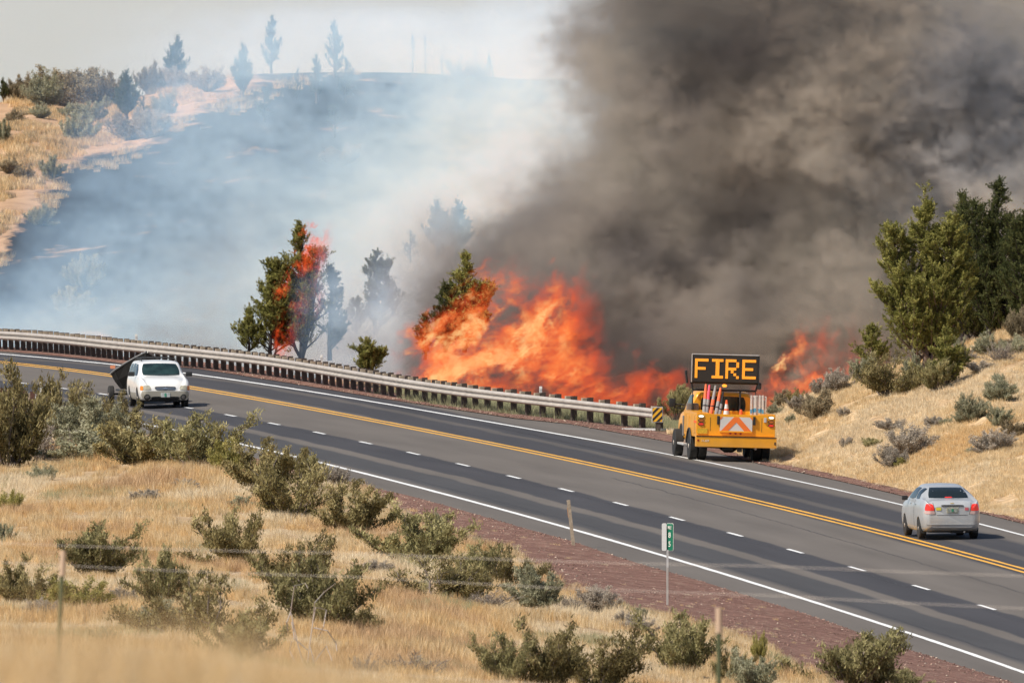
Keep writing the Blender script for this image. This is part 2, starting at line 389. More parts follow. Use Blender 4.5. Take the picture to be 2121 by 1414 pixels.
for px in np.arange(1380, 2760, 16.):
    row = [rp(Rb(px)[0], float(oR1(Rb(px)[0]))-.25, .03)]+[slopeP(px, t) for t in np.linspace(0.01, 1, 36)]
    l = row[-1]
    row += [Vector((l.x*(1+k/l.y), l.y+k, l.z-.02*k-.0011*k*k)) for k in (4, 9, 16, 26, 40)]
    P.append(row)
M_slope = ground_mat('cut_slope_soil', [(.38,.25,.14), (.53,.37,.21), (.62,.47,.29)], .7, .6, speck=(5, (.62,.5,.38), .97))
slope = grid_obj('hill', P, M_slope); slope['kind'] = 'structure'

# ------------------------------------------------------------------ behind the guardrail: the flat and the hillside beyond
ry = [(-700,232),(-300,225),(0,213),(60,205),(150,212),(250,205),(330,190),(400,170),(460,163),(530,152),(700,150),(850,151),(1000,158),(1060,165),(1300,172),(1700,190),(2200,180),(2900,200)]
def hillP(px, t):
    y = 705+(fi(ry, px)-705)*t; D = 1108+ (205+.02*px)*t**1.15 ; p = at(px, y, D)
    a = min(1, t*4)*(1-.75*sst(.82, 1, t))
    p.z += a*(.5*mnoise.noise(Vector((p.x*.16, p.y*.035, 3)))+.16*mnoise.noise(Vector((p.x*.8, p.y*.13, 9)))); return p
P = []; TN = []
for px in np.concatenate([np.arange(-2600, -700, 80.), np.arange(-700, 2900, 20.), np.arange(2900, 4800, 80.)]):
    D0, y0 = Rb(px); y0 = min(y0, 905); row = []; tn = []
    o0 = float(oR1(D0)); right = sst(860, 1020, px)
    b = rp(D0, o0+.5, .0); row.append(b)
    row.append(rp(D0, o0+1.6, -.05-.3*(1-right)) + Vector((0, 2, 0)))
    for k, dz in ((6, 1.5), (14, 2.4), (30, 2.6)):
        D = D0+k; zz = b.z-dz*(1-right)-.25*right+.0*k
        if px > 1380: zz -= .5
        row.append(Vector((at(px, 700, D).x, D, zz)))
    Dm = 1095; row.append(Vector((at(px, 700, Dm).x, Dm, at(px, 760, Dm).z)))
    for t in np.linspace(0, 1, 60): row.append(hillP(px, t))
    l = row[-1]
    row += [Vector((l.x*(1+k/l.y), l.y+k, l.z-.02*k-.0004*k*k)) for k in (8, 20, 60, 140)]
    for q in row:
        X, Y_ = proj(q)
        # the burn's edge climbs from lower left to the crest
        e = Y_ - np.interp(X, [-400, 0, 60, 150, 250, 420, 560, 700, 2900], [900, 520, 430, 330, 285, 215, 130, 60, 60])
        tn.append(float(np.clip(.35+e/260, -.6, .57)) if q.y > 1100 else (.45 if q.y > D0+10 and px < 1000 else -.3))
    P.append(row); TN.append(tn)
hill = grid_obj('hillside', P, M_hill, tone=TN); hill['kind'] = 'structure'
# distant land beyond everything, out to the horizon
land = grid_obj('land', [[Vector((x, y, z)) for y, z in ((40, 6), (700, -14), (1450, -14), (4000, -30), (9500, -60))] for x in np.linspace(-6000, 6000, 9)], M_soil)
land['kind'] = 'structure'

# ------------------------------------------------------------------ guardrail on the far side
M_post = mat('dark_post_timber', (.075,.056,.045), .9, var=.3, vscale=9)  # posts a darker brown than the blockouts
M_block = mat('weathered_timber', (.36,.29,.21), .9, var=.25, vscale=12)
M_galv = mat('galvanised_steel', (.56,.55,.53), .45, metal=.25, var=.10, vscale=3)
M_galv_d = mat('dusty_steel', (.44,.395,.35), .6, metal=.1, var=.15, vscale=2)
M_plast = mat('white_plastic', (.78,.77,.72), .5)
M_yellow = mat('sign_yellow', (.80,.42,.02), .45); M_black = mat('black_paint', (.018,.018,.018), .6)
RAILp = [(0,724.5),(250,749),(400,764),(530,777.5),(655,798),(780,820),(905,840),(1060,860),(1185,872.5),(1275,882.5),(1372,894)]
oRail = OffI([(a, b+1.0) for a, b in RAILp])
D_END = hitD(1352, 893)
# walk the rail by arc length
path = []; D = D_END; 
while D < 1100:
    path.append(rp(D, float(oRail(D)), 0)); D += .25
arc = [0]
for a, b in zip(path, path[1:]): arc.append(arc[-1]+(b-a).length)
# smooth the lateral wiggle
_px = np.array([p.x for p in path]); _py = np.array([p.y for p in path]); _pz = np.array([p.z for p in path]); kk = 81
def smooth(v): e = np.concatenate([2*v[0]-v[kk//2:0:-1], v, 2*v[-1]-v[-2:-kk//2-1:-1]]); return np.convolve(e, np.ones(kk)/kk, 'valid')[:len(v)]
_px, _pz = smooth(_px), smooth(_pz)
def rail(s): return Vector((np.interp(s, arc, _px), np.interp(s, arc, _py), np.interp(s, arc, _pz)))
rail_root = empty('guardrail', rail(0))
tag(rail_root, 'long steel guardrail on dark timber posts along the far edge of the road', 'guardrail')
def rel(o): o.parent = rail_root; o.location = o.location-rail_root.location; return o
prof = [(0,.73),(-.035,.715),(-.085,.675),(-.085,.635),(-.02,.592),(-.02,.552),(-.085,.51),(-.085,.47),(-.035,.43),(0,.415)]
def w_section(s0, s1, zup=0):
    mb = MB(); bm = mb.bm; rings = []
    n = 4; 
    for i in range(n+1):
        s = s0+(s1-s0)*i/n; p = rail(s); q = rail(s+.1)-rail(s-.1 if s > .1 else s); q.z = 0; t = q.normalized(); side = Vector((t.y, -t.x, 0))   # to the right
        f = [bm.verts.new(p+side*(a-.0)+Vector((0,0,b))) for a, b in prof]; k = [bm.verts.new(p+side*(a+.012)+Vector((0,0,b))) for a, b in prof]
        rings.append(f+k[::-1])
    for A, B in zip(rings, rings[1:]):
        m = len(A)
        for j in range(m): bm.faces.new((A[j], A[(j+1)%m], B[(j+1)%m], B[j]))
    bm.faces.new(rings[0]); bm.faces.new(rings[-1][::-1])
    return mb
L_TOT = arc[-1]-3; s = 0; i = 0
while s < L_TOT-4:
    o = w_section(s, s+3.83).build('rail', M_galv_d, None, smooth=True); rel(o); s += 3.81; i += 1
pm = MB().box((0,0,.32), (.17,.20,1.0)).build('post', M_post); bmk = MB().box((0,0,.62), (.16,.17,.38), bev=.008).build('blockout', M_block)
pme, bme = pm.data, bmk.data; bpy.data.objects.remove(pm); bpy.data.objects.remove(bmk)
s = .35; np_ = 0
rng = random.Random(4)
while s < L_TOT and np_ < 280:
    p = rail(s); t = (rail(s+.2)-rail(max(0, s-.2))); ang = math.atan2(-t.x, t.y); side = Vector((math.cos(ang), math.sin(ang), 0))
    for nm, me, off in (('post', pme, .30), ('blockout', bme, .105)):
        o = bpy.data.objects.new(nm, me); link(o, rail_root); o.location = p+side*off-rail_root.location+Vector((0,0,rng.uniform(-.012,.015)+(0 if nm == 'post' else .0))); o.rotation_euler = (rng.uniform(-.02,.02), rng.uniform(-.02,.02), ang)
    s += 1.905 if s > 12 else 1.95; np_ += 1
# buffer end, striped object marker, ground strut
e0 = rail(0); 
o = MB().box((0,0,.57), (.08,.30,.34), bev=.03).build('rail_end', M_galv, rail_root, True); o.location = (-.03, -.12, 0)
o = MB().box((0,0,0), (.16,1.9,.07)).build('ground_strut', M_galv, rail_root); q = at(1345, 886.5, e0.y)-e0; o.location = (q.x-.02, .4, .06); o.rotation_euler = (0,0,R(60))
def marker(name, cx_, y0, y1, wpx, D, flip, label, pole_to, group=None):
    k = F/D; c = at(cx_, (y0+y1)/2, D); wd, ht = wpx/k, (y1-y0)/k
    t = empty(name, at(cx_, pole_to, D)); tag(t, label, 'object marker')
    z = (c-t.location)
    MB().box((0,0,0), (wd+.05, .012, ht+.05), bev=.004).build('panel', M_galv, t).location = z
    MB().box((0,0,0), (wd, .008, ht)).build('face', M_yellow, t).location = z+Vector((0,-.012,0))
    # slanting bars, clipped to the panel
    n = 3; sgn = -1 if flip else 1; pitch = ht/2.15
    mbs = MB()
    for i in range(-3, 6):
        yb = -ht/2+i*pitch; h = pitch*.46; s_ = wd*1.0
        poly = [(-wd/2, yb), (wd/2, yb+sgn*s_), (wd/2, yb+sgn*s_+h), (-wd/2, yb+h)]
        # clip against top and bottom
        for lim, keep in ((ht/2, lambda v: v[1] <= ht/2+1e-9), (-ht/2, lambda v: v[1] >= -ht/2-1e-9)):
            out = []
            for a, b in zip(poly, poly[1:]+poly[:1]):
                if keep(a): out.append(a)
                if keep(a) != keep(b): f = (lim-a[1])/(b[1]-a[1]); out.append((a[0]+(b[0]-a[0])*f, lim))
            poly = out
            if not poly: break
        if len(poly) > 2: mbs.poly([(a, 0, b) for a, b in poly], (0,-.003,0))
    mbs.build('stripe', M_black, t).location = z+Vector((0,-.018,0))
    hgt = z.z
    MB().box((0,0,0), (.16,.16,hgt+.3)).build('post', M_post, t).location = (.02,.1,hgt/2-.15)
    return t
m1_ = marker('object_marker', 1361.5, 844, 873, 20, e0.y-.3, False, 'black and yellow striped marker board at the end of the long guardrail', 894)
# white delineators standing behind the rail
for px, y0, lab in ((257, 692, 'farthest white delineator post behind the guardrail, beyond the white wagon'), (638, 735, 'white delineator post behind the guardrail below the burning juniper'), (1092, 800, 'nearest white delineator post behind the guardrail, in front of the big flames')):
    ss = np.linspace(0, L_TOT, 900); j = min(ss, key=lambda s_: abs(proj(rail(s_))[0]-px)); p = rail(j)+Vector((.45,.1,0)); top = at(px, y0, p.y); h = top.z-p.z
    t = empty('delineator', (p.x, p.y, p.z)); tag(t, lab, 'delineator', 'white delineators along the guardrail')
    MB().box((0,0,h/2-.1), (.095,.02,h+.2), bev=.006).build('post', M_plast, t)
    MB().box((0,-.014,h-.12), (.07,.006,.09)).build('reflector', M_galv, t)

# near side: end of another guardrail half hidden by bushes
Dn = Dg(90)-8
t = empty('guardrail', near(88, 862)); tag(t, 'short guardrail end on rusty posts half hidden by bushes at the left edge', 'guardrail')
M_rust = mat('rusty_steel', (.10,.045,.03), .9, var=.3, vscale=14)
b0 = t.location.copy()
for i in range(5):
    q = b0+Vector((-.33-i*.30, i*1.9-.1, .012*i)); MB().box((0,0,.28), (.16,.2,1.1)).build('post', M_rust, t).location = q-b0
    MB().box((0,0,.60), (.15,.16,.34), bev=.008).build('blockout', M_block, t).location = q-b0+Vector((-.14,0,0))
mb = MB()
for a, b in zip(prof, prof[1:]): pass
mb.box((-.15-.33,0,0), (.05,.1,.1))
bm = mb.bm; bm.clear()
pts0 = [Vector((-.1-a*.9, -.3, b)) for a, b in prof]; pts1 = [Vector((-1.55-a, 8.2, b+.05)) for a, b in prof]
A = [bm.verts.new(p) for p in pts0]+[bm.verts.new(p+Vector((.012,0,0))) for p in pts0[::-1]]; B = [bm.verts.new(p) for p in pts1]+[bm.verts.new(p+Vector((.012,0,0))) for p in pts1[::-1]]
for j in range(len(A)): bm.faces.new((A[j], A[(j+1)%len(A)], B[(j+1)%len(A)], B[j]))
bm.faces.new(A); bm.faces.new(B[::-1]); mb.build('rail', M_galv, t)
m2_ = marker('object_marker', 99, 823, 850, 17, b0.y-.6, True, 'black and yellow striped marker board among the bushes at the left edge', 866)
t = empty('delineator', b0+Vector((-.05,.3,0))); tag(t, 'white delineator post standing in the bushes at the left edge of the picture'.replace(' of the picture', ''), 'delineator')
top = at(85.5, 790, t.location.y); h = top.z-t.location.z
MB().box((0,0,h/2), (.11,.02,h), bev=.006).build('post', M_plast, t).location = (top.x-t.location.x, 0, 0)

# ------------------------------------------------------------------ mile marker and wooden stake
M_green = mat('sign_green', (.0,.14,.075), .4); M_letter = mat('sign_white', (.74,.74,.66), .5); M_alu = mat('sign_back', (.62,.62,.60), .5, metal=.2)
base = near(1382.5, 1255); kD = F/base.y
t = empty('mile_marker', base); tag(t, 'small green mile 85 sign on a thin grey post by the red cinder verge', 'mile marker')
H = (1255-1084)/kD
def up(px, py): q = at(px, py, base.y)-base; return q
pt = [Vector((0,0,-.15)), up(1383, 1140)]
MB().box((0,0,(pt[1].z-.2)/2), (.055,.03,pt[1].z+.25)).build('post', M_galv, t).location = (0,.01,0)
MB().box((0,0,0), (.04,.02,H*.5)).build('rib', M_galv_d, t).location = (.004,-.02,H*.22)
# two panels back to back in a V: green face to the right, bare back to the left
c = up(1383.5, 1111.5); hh = 57/kD
def panel(wd, ht, m, nm, thick=.004, bev=0):
    return MB().box((0,0,0), (wd, thick, ht), bev=bev)
def rounded(wd, ht, r, th):
    mb = MB(); pts = []
    for cx_, cz_, a0 in ((wd/2-r, ht/2-r, 0), (-wd/2+r, ht/2-r, 90), (-wd/2+r, -ht/2+r, 180), (wd/2-r, -ht/2+r, 270)):
        for a in range(0, 91, 18): pts.append((cx_+r*math.cos(R(a0+a)), 0, cz_+r*math.sin(R(a0+a))))
    mb.poly(pts, (0, th, 0)); return mb
g = rounded(.25, hh, .04, .006).build('sign_panel', M_letter, t); g.location = c+Vector((.055,-.03,0)); g.rotation_euler = (0,0,R(-44))
f = rounded(.228, hh-.02, .035, .004).build('sign_face', M_green, t); f.location = g.location; f.rotation_euler = g.rotation_euler; f.location += Matrix.Rotation(R(-44), 3, 'Z') @ Vector((0,-.008,0))
b = rounded(.13, hh, .04, .006).build('sign_panel', M_alu, t); b.location = c+Vector((-.10,-.0,0)); b.rotation_euler = (0,0,R(-14)); b['label'] = 'pale bare panel without lettering'
def text_obj(s_, size, m, parent, loc, rot, name='lettering', extr=.002, bold=.0, sx=1):
    cu = bpy.data.curves.new(name, 'FONT'); cu.body = s_; cu.size = size; cu.align_x = 'CENTER'; cu.align_y = 'CENTER'; cu.extrude = extr; cu.offset = bold
    o = bpy.data.objects.new(name, cu); COL.objects.link(o); dg = bpy.context.evaluated_depsgraph_get()
    me = bpy.data.meshes.new_from_object(o.evaluated_get(dg)); bpy.data.objects.remove(o); me.materials.clear(); me.materials.append(m)
    o = bpy.data.objects.new(name, me); link(o, parent); o.location = loc; o.rotation_euler = rot; o.scale = (sx,1,1); return o
Rm = Matrix.Rotation(R(-44), 3, 'Z')
for s_, z_, sz, sx in (('MILE', .245, .125, .55), ('8', .045, .20, .9), ('5', -.19, .20, .9)):
    text_obj(s_, sz, M_letter, t, g.location+Rm @ Vector((0,-.017,z_*hh/.72)), (math.pi/2, 0, R(-44)), bold=.0015, sx=sx)
base = near(1188, 1131); t = empty('wooden_stake', base); tag(t, 'leaning weathered wooden stake on the red cinder verge left of the mile marker', 'stake')
q = at(1177, 1034, base.y)-base; MB().box((0,0,.62), (.10,.05,1.42)).build('post', M_block, t).rotation_euler = (0, -math.atan2(-q.x, q.z)*1.0, 0)
MB().box((-.055,0,.98), (.012,.05,.28)).build('reflector', mat('faded_orange', (.55,.25,.08)), t).rotation_euler = (0, -math.atan2(-q.x, q.z), 0)

# ------------------------------------------------------------------ wire fence on the slope below the camera, out of focus
M_tpost = mat('green_steel_post', (.07,.085,.035), .7); M_tip = mat('post_tip_tan', (.52,.38,.27), .8); M_wire = mat('fence_wire', (.62,.56,.5), .5, metal=.3)
t = empty('wire_fence', at(130, 1430, 300)); tag(t, 'blurred wire fence on green steel posts with pale tips across the near slope', 'fence')
r0 = t.location.copy()
for px, yt, yj, yb, D, ln in ((131, 1140, 1192, 1455, 300, -14), (1489, 1258, 1310, 1480, 290, 0), (-900, 1100, 1150, 1400, 308, 0), (2900, 1360, 1410, 1600, 285, 0)):
    a, b, c = at(px, yt, D), at(px+ln*.2, yj, D), at(px+ln, yb, D)
    MB().tube([c-r0, b-r0], .026, 6).build('post', M_tpost, t)
    MB().tube([b-r0, a-r0], .034, 6).build('post_tip', M_tip, t)
for (x0, y0), (x1, y1), (x2, y2) in (((-900,1098),(131,1126),(2900,1212)), ((-900,1128),(131,1167),(2900,1290)), ((-900,1330),(400,1369),(2900,1520))):
    pts = []
    for i in range(61):
        px = -900+3800*i/60; y = np.interp(px, [x0, x1, x2], [y0, y1, y2])+5*math.sin(px/190.)*0+4*abs(math.sin((px+130)/433*1.57)); pts.append(at(px, y, 300-.004*(px-130))-r0)
    MB().tube(pts, .002, 5).build('wire', M_wire, t)

# ------------------------------------------------------------------ vehicles
def paint(name, col, rough=.28, coat=.6, metal=0., dirt=.25):
    m = mat(name, col, rough, metal, var=.09, vscale=2.2); n = m.node_tree; b = n.nodes['Principled BSDF']; b.inputs['Coat Weight'].default_value = coat; b.inputs['Coat Roughness'].default_value = .12
    # road dust gathers on the lower body
    tc = n.nodes.new('ShaderNodeTexCoord'); sp = n.nodes.new('ShaderNodeSeparateXYZ'); n.links.new(tc.outputs['Object'], sp.inputs[0])
    nz = n.nodes.new('ShaderNodeTexNoise'); nz.inputs['Scale'].default_value = 5; nz.inputs['Detail'].default_value = 5; n.links.new(tc.outputs['Object'], nz.inputs[0])
    mr = n.nodes.new('ShaderNodeMapRange'); mr.inputs['From Min'].default_value = .75; mr.inputs['From Max'].default_value = .2; mr.inputs['To Max'].default_value = dirt*2; n.links.new(sp.outputs[2], mr.inputs[0])
    mu = n.nodes.new('ShaderNodeMath'); mu.operation = 'MULTIPLY'; n.links.new(mr.outputs[0], mu.inputs[0]); n.links.new(nz.outputs['Fac'], mu.inputs[1])
    src = b.inputs['Base Color'].links[0].from_socket; mx = n.nodes.new('ShaderNodeMix'); mx.data_type = 'RGBA'; n.links.new(mu.outputs[0], mx.inputs['Factor']); n.links.new(src, mx.inputs['A'])
    mx.inputs['B'].default_value = (.30,.24,.18,1); n.links.new(mx.outputs['Result'], b.inputs['Base Color']); return m
M_silver = paint('silver_paint', (.53,.54,.54), .33, .5, .3, .35); M_wwhite = paint('white_paint', (.80,.79,.76), .3, .5, 0, .2); M_beige = paint('beige_cladding', (.36,.34,.28), .45, .3, .1, .3)
M_orange = paint('safety_orange_paint', (.86,.37,.012), .36, .4, 0, .34)
M_glass = mat('tinted_glass', (.012,.018,.018), .06, spec=.6); M_glass2 = mat('windscreen_glass', (.016,.034,.032), .1, spec=.4, var=.5, vscale=3)
M_tyre = mat('tyre_rubber', (.022,.021,.020), .85, var=.2, vscale=8); M_rim = mat('dusty_rim', (.40,.35,.30), .55, metal=.3, var=.15, vscale=9); M_trim = mat('black_trim', (.022,.022,.022), .6)
M_red = mat('lit_tail_lamp', (.55,.02,.015), .25, emit=(1,.07,.03), es=.3); M_redoff = mat('red_lens', (.35,.02,.02), .3); M_clear = mat('clear_lens', (.40,.38,.30), .12, var=.2, vscale=14); M_amber = mat('amber_lens', (.75,.22,.02), .25)
M_chrome = mat('chrome', (.62,.60,.56), .2, metal=.9); M_plate = mat('licence_plate', (.50,.47,.34), .5, var=.35, vscale=30); M_under = mat('underbody', (.02,.018,.016), .9)
M_wlamp = mat('lit_white_lamp', (.9,.85,.7), .2, emit=(1,.86,.6), es=1.3); M_alamp = mat('dim_amber_lens', (.45,.13,.02), .3)

def crom(P, n):
    P = np.asarray(P, float); Q = np.concatenate([[2*P[0]-P[1]], P, [2*P[-1]-P[-2]]]); out = []
    for i in range(1, len(Q)-2):
        for k in range(n):
            t = k/n; p0, p1, p2, p3 = Q[i-1], Q[i], Q[i+1], Q[i+2]
            c = .5*(2*p1+(p2-p0)*t+(2*p0-5*p1+4*p2-p3)*t*t+(3*p1-p0-3*p2+p3)*t**3); l = p1*(1-t)+p2*t; out.append(c*.6+l*.4)
    out.append(P[-1]); return np.array(out)
def section(w_, zb, zbelt, ztop, wg, wr, y):
    return [(0,y,zb),(w_*.84,y,zb),(w_*.965,y,zb+.11),(w_,y,zb+.30*(zbelt-zb)/.65),(w_*.99,y,zbelt-.16),(w_*.945,y,zbelt-.01),(wg,y,(zbelt+ztop)/2+.02),(wr,y,ztop-.045),(wr*.72,y,ztop-.005),(0,y,ztop+.012)]
def loft(secs, m, name, parent, ny=4, npf=3, arches=(), endpull=.0):
    G = np.array([section(*s_) for s_ in secs], float)       # stations x profile x 3
    G = np.stack([crom(G[:,j], ny) for j in range(G.shape[1])], 1); G = np.stack([crom(G[i], npf) for i in range(G.shape[0])], 0)
    ns, nn = G.shape[:2]; mb = MB(); bm = mb.bm; rings = []
    for i in range(ns):
        r = [bm.verts.new(p) for p in G[i]]; l = [bm.verts.new((-p[0], p[1], p[2])) for p in G[i][-2:0:-1]]; rings.append(r+l)
    for A, B in zip(rings, rings[1:]):
        for k in range(len(A)): bm.faces.new((A[k], A[(k+1)%len(A)], B[(k+1)%len(B)], B[k]))
    bm.faces.new(rings[0]); bm.faces.new(rings[-1][::-1])
    o = mb.build(name, m, parent, smooth=False)
    if arches:
        cb_ = MB()
        for (y, z, r) in arches:
            for sx in (-1, 1): cb_.lathe([(r, -.17), (r, .30)], (sx*.72 if sx > 0 else -.72-.13, y, z), 'x', 30)
        c = cb_.build('cut', M_under, None); md = o.modifiers.new('b', 'BOOLEAN'); md.object = c; md.operation = 'DIFFERENCE'; md.solver = 'EXACT'
        c.location = o.matrix_world.translation if parent is None else (0,0,0)
        bpy.context.view_layer.update(); keep = o.parent; o.parent = None; bpy.context.view_layer.update()
        me = bpy.data.meshes.new_from_object(o.evaluated_get(bpy.context.evaluated_depsgraph_get())); o.modifiers.clear(); o.data = me; o.parent = keep; bpy.data.objects.remove(c)
    me = o.data; me.polygons.foreach_set('use_smooth', [True]*len(me.polygons))
    try: me.set_sharp_from_angle(angle=R(32))
    except Exception: pass
    return o
def bvh_of(o):
    me = o.data; return BVHTree.FromPolygons([v.co.copy() for v in me.vertices], [tuple(p.vertices) for p in me.polygons])
def patch(name, quad, axis, sgn, bv, m, parent, off=.008, n=(10, 6), rnd=0.12, thick=.006):
    """a panel laid on the body: quad in (x,z) for axis y or (y,z) for axis x, cast against the body from side sgn"""
    q = [Vector((a, b)) for a, b in quad]; V = []; nu, nv_ = n
    for j in range(nv_+1):
        for i in range(nu+1):
            u, v = i/nu, j/nv_; 
            # soften corners
            uu, vv = 2*u-1, 2*v-1; k = 1-rnd*(uu*uu*vv*vv); u2, v2 = (uu*k+1)/2, (vv*k+1)/2
            p = (q[0]*(1-u2)+q[1]*u2)*(1-v2)+(q[3]*(1-u2)+q[2]*u2)*v2
            if axis == 'y': o_ = Vector((p.x, sgn*20, p.y)); d = Vector((0, -sgn, 0))
            else: o_ = Vector((sgn*20, p.x, p.y)); d = Vector((-sgn, 0, 0))
            h, nr, _, _ = bv.ray_cast(o_, d); 
            if h is None: h, nr, _, _ = bv.find_nearest(o_+d*19)
            if nr.dot(d) > 0: nr = -nr
            V.append(h-d*off)
    F_ = [(j*(nu+1)+i, j*(nu+1)+i+1, (j+1)*(nu+1)+i+1, (j+1)*(nu+1)+i) for j in range(nv_) for i in range(nu)]
    mb = MB(); vs = [mb.bm.verts.new(v) for v in V]
    fs = [mb.bm.faces.new([vs[i] for i in f]) for f in F_]
    r = bmesh.ops.extrude_face_region(mb.bm, geom=fs); dd = Vector((0, -sgn, 0)) if axis == 'y' else Vector((-sgn, 0, 0))
    bmesh.ops.translate(mb.bm, vec=dd*(thick+off), verts=[g for g in r['geom'] if isinstance(g, bmesh.types.BMVert)])
    return mb.build(name, m, parent, smooth=True)
def wheel(parent, x, y, r, wd, rim=.6, m=None, side=1, name='wheel'):
    t = MB().lathe([(r*.62, -wd/2), (r*.93, -wd/2), (r, -wd/2+.025), (r, wd/2-.025), (r*.93, wd/2), (r*.62, wd/2)], (0,0,0), 'x', 32).build(name, M_tyre, parent, True); t.location = (x, y, r)
    rr = MB(); rr.lathe([(r*rim, -.02), (r*rim, wd/2-.01), (r*rim*.9, wd/2-.005), (r*rim*.8, wd/2-.03), (r*.2, wd/2-.02), (r*.16, wd/2+.01), (.01, wd/2+.012)], (0,0,0), 'x', 28)
    o = rr.build('rim', m or M_rim, t, True); o.rotation_euler = (0, 0, math.pi if side < 0 else 0); return t
def vroot(name, base, yaw, label, cat, roll=0., grade=None, y0=0):
    D = base.y; g = float(zc(D+3)-zc(D-3))/6 if grade is None else grade
    t = empty(name, base); t.rotation_mode = 'XYZ'
    f = Vector((math.sin(-yaw)*1, math.cos(yaw), g*math.cos(yaw))) if abs(yaw) < 1.5 else Vector((math.sin(-yaw), math.cos(yaw), g*math.cos(yaw)))
    f.normalize(); up = Vector((0,0,1)); r = f.cross(up).normalized(); u = r.cross(f)
    Mx = Matrix((r, f, u)).transposed(); Mx = Mx @ Matrix.Rotation(roll, 3, 'Y'); t.rotation_euler = Mx.to_euler(); tag(t, label, cat); return t

# --- silver saloon seen from behind
b = at(1972, 1117.5, hitD(1972, 1117.5)); car = vroot('saloon_car', b, R(8.2), 'silver saloon driving away with its brake lights lit', 'car')
cb0 = [  # half width, bottom, belt, top, greenhouse mid, roof half width, y
 (.66,.36,.92,.955,.62,.56,-.05),(.765,.30,1.0,1.04,.70,.64,.02),(.815,.25,1.06,1.115,.74,.66,.14),(.835,.22,1.085,1.135,.76,.68,.42),(.845,.20,1.09,1.16,.765,.66,.60),(.85,.20,1.09,1.36,.72,.56,.98),(.85,.20,1.08,1.475,.705,.53,1.35),
 (.85,.20,1.07,1.53,.70,.535,1.9),(.85,.20,1.05,1.52,.70,.53,2.45),(.85,.20,1.02,1.38,.70,.55,2.95),(.845,.20,.98,1.06,.74,.68,3.45),(.83,.20,.93,.98,.72,.64,3.9),(.78,.22,.82,.86,.66,.56,4.2),(.62,.30,.66,.70,.5,.4,4.33)]
body = loft(cb0, M_silver, 'body', car, arches=((.82,.30,.345),(3.30,.30,.345))); bv = bvh_of(body)
patch('rear_window', [(-.60,1.165),(.60,1.165),(.475,1.455),(-.475,1.455)], 'y', -1, bv, M_glass, car, n=(14,8), rnd=.05)
patch('window', [(.96,1.13),(1.62,1.12),(1.55,1.43),(1.22,1.42)], 'x', -1, bv, M_glass, car); patch('window', [(1.70,1.12),(2.98,1.09),(2.52,1.42),(1.64,1.44)], 'x', -1, bv, M_glass, car)
patch('window', [(.96,1.13),(1.62,1.12),(1.55,1.43),(1.22,1.42)], 'x', 1, bv, M_glass, car); patch('window', [(1.70,1.12),(2.98,1.09),(2.52,1.42),(1.64,1.44)], 'x', 1, bv, M_glass, car)
patch('windscreen', [(-.62,1.08),(.62,1.08),(.50,1.44),(-.50,1.44)], 'y', 1, bv, M_glass, car, n=(12,6))
for s_ in (-1, 1):
    q = [(-.795,.83),(-.515,.83),(-.56,1.02),(-.745,1.035)] if s_ < 0 else [(.515,.83),(.795,.83),(.745,1.035),(.56,1.02)]
    lamp = patch('tail_lamp', q, 'y', -1, bv, M_red, car, rnd=.1, thick=.02, off=.014)
    q = [(-.79,.735),(-.50,.735),(-.515,.825),(-.795,.825)] if s_ < 0 else [(.50,.735),(.79,.735),(.795,.825),(.515,.825)]
    patch('reversing_lens', q, 'y', -1, bv, mat('pinkish_clear_lens', (.62,.42,.38), .2), lamp, rnd=.1, thick=.02, off=.013)
patch('boot_trim', [(-.33,.955),(.33,.955),(.33,1.0),(-.33,1.0)], 'y', -1, bv, M_trim, car, off=.018, rnd=.15)
pl = patch('licence_plate', [(-.17,.765),(.17,.765),(.17,.925),(-.17,.925)], 'y', -1, bv, M_plate, car, off=.012, rnd=.02)
patch('plate_face', [(-.145,.785),(.145,.785),(.145,.905),(-.145,.905)], 'y', -1, bv, mat('plate_grey', (.30,.32,.28), .5, var=.4, vscale=25), pl, off=.020, rnd=.02); patch('plate_tree', [(-.03,.80),(.03,.80),(.03,.89),(-.03,.89)], 'y', -1, bv, mat('plate_green', (.05,.25,.14)), pl, off=.026)
patch('sticker', [(-.47,.845),(-.33,.845),(-.33,.92),(-.47,.92)], 'y', -1, bv, mat('yellow_sticker', (.80,.66,.05)), car, off=.012, rnd=.02)['label'] = 'yellow square sticker'
patch('sticker', [(.36,.845),(.46,.845),(.46,.92),(.36,.92)], 'y', -1, bv, mat('red_sticker', (.62,.12,.14)), car, off=.012, rnd=.02)['label'] = 'red square sticker'
patch('emblem', [(-.06,1.03),(.06,1.03),(.05,1.055),(-.05,1.055)], 'y', -1, bv, mat('gold_badge', (.72,.52,.22), .3, metal=.6), car, off=.014)
patch('brake_light', [(-.12,1.175),(.10,1.175),(.09,1.205),(-.11,1.205)], 'y', -1, bv, M_red, car, off=.016)
patch('boot_gap', [(-.44,.70),(.44,.70),(.46,.712),(-.46,.712)], 'y', -1, bv, M_trim, car, off=.004, thick=.002)
patch('boot_gap', [(-.50,.72),(-.485,.715),(-.545,1.06),(-.56,1.06)], 'y', -1, bv, M_trim, car, off=.004, thick=.002, n=(2,10)); patch('boot_gap', [(.485,.715),(.50,.72),(.56,1.06),(.545,1.06)], 'y', -1, bv, M_trim, car, off=.004, thick=.002, n=(2,10))
patch('bumper_crease', [(-.74,.435),(.74,.435),(.76,.45),(-.76,.45)], 'y', -1, bv, M_silver, car, off=.022, n=(16,2), rnd=.02)
patch('door_gap', [(1.62,.32),(1.632,.32),(1.66,1.10),(1.648,1.10)], 'x', -1, bv, M_trim, car, off=.003, thick=.002, n=(2,10))
for y in (1.30, 2.15): patch('door_handle', [(y,.95),(y+.16,.95),(y+.16,.985),(y,.985)], 'x', -1, bv, M_chrome, car, off=.02)
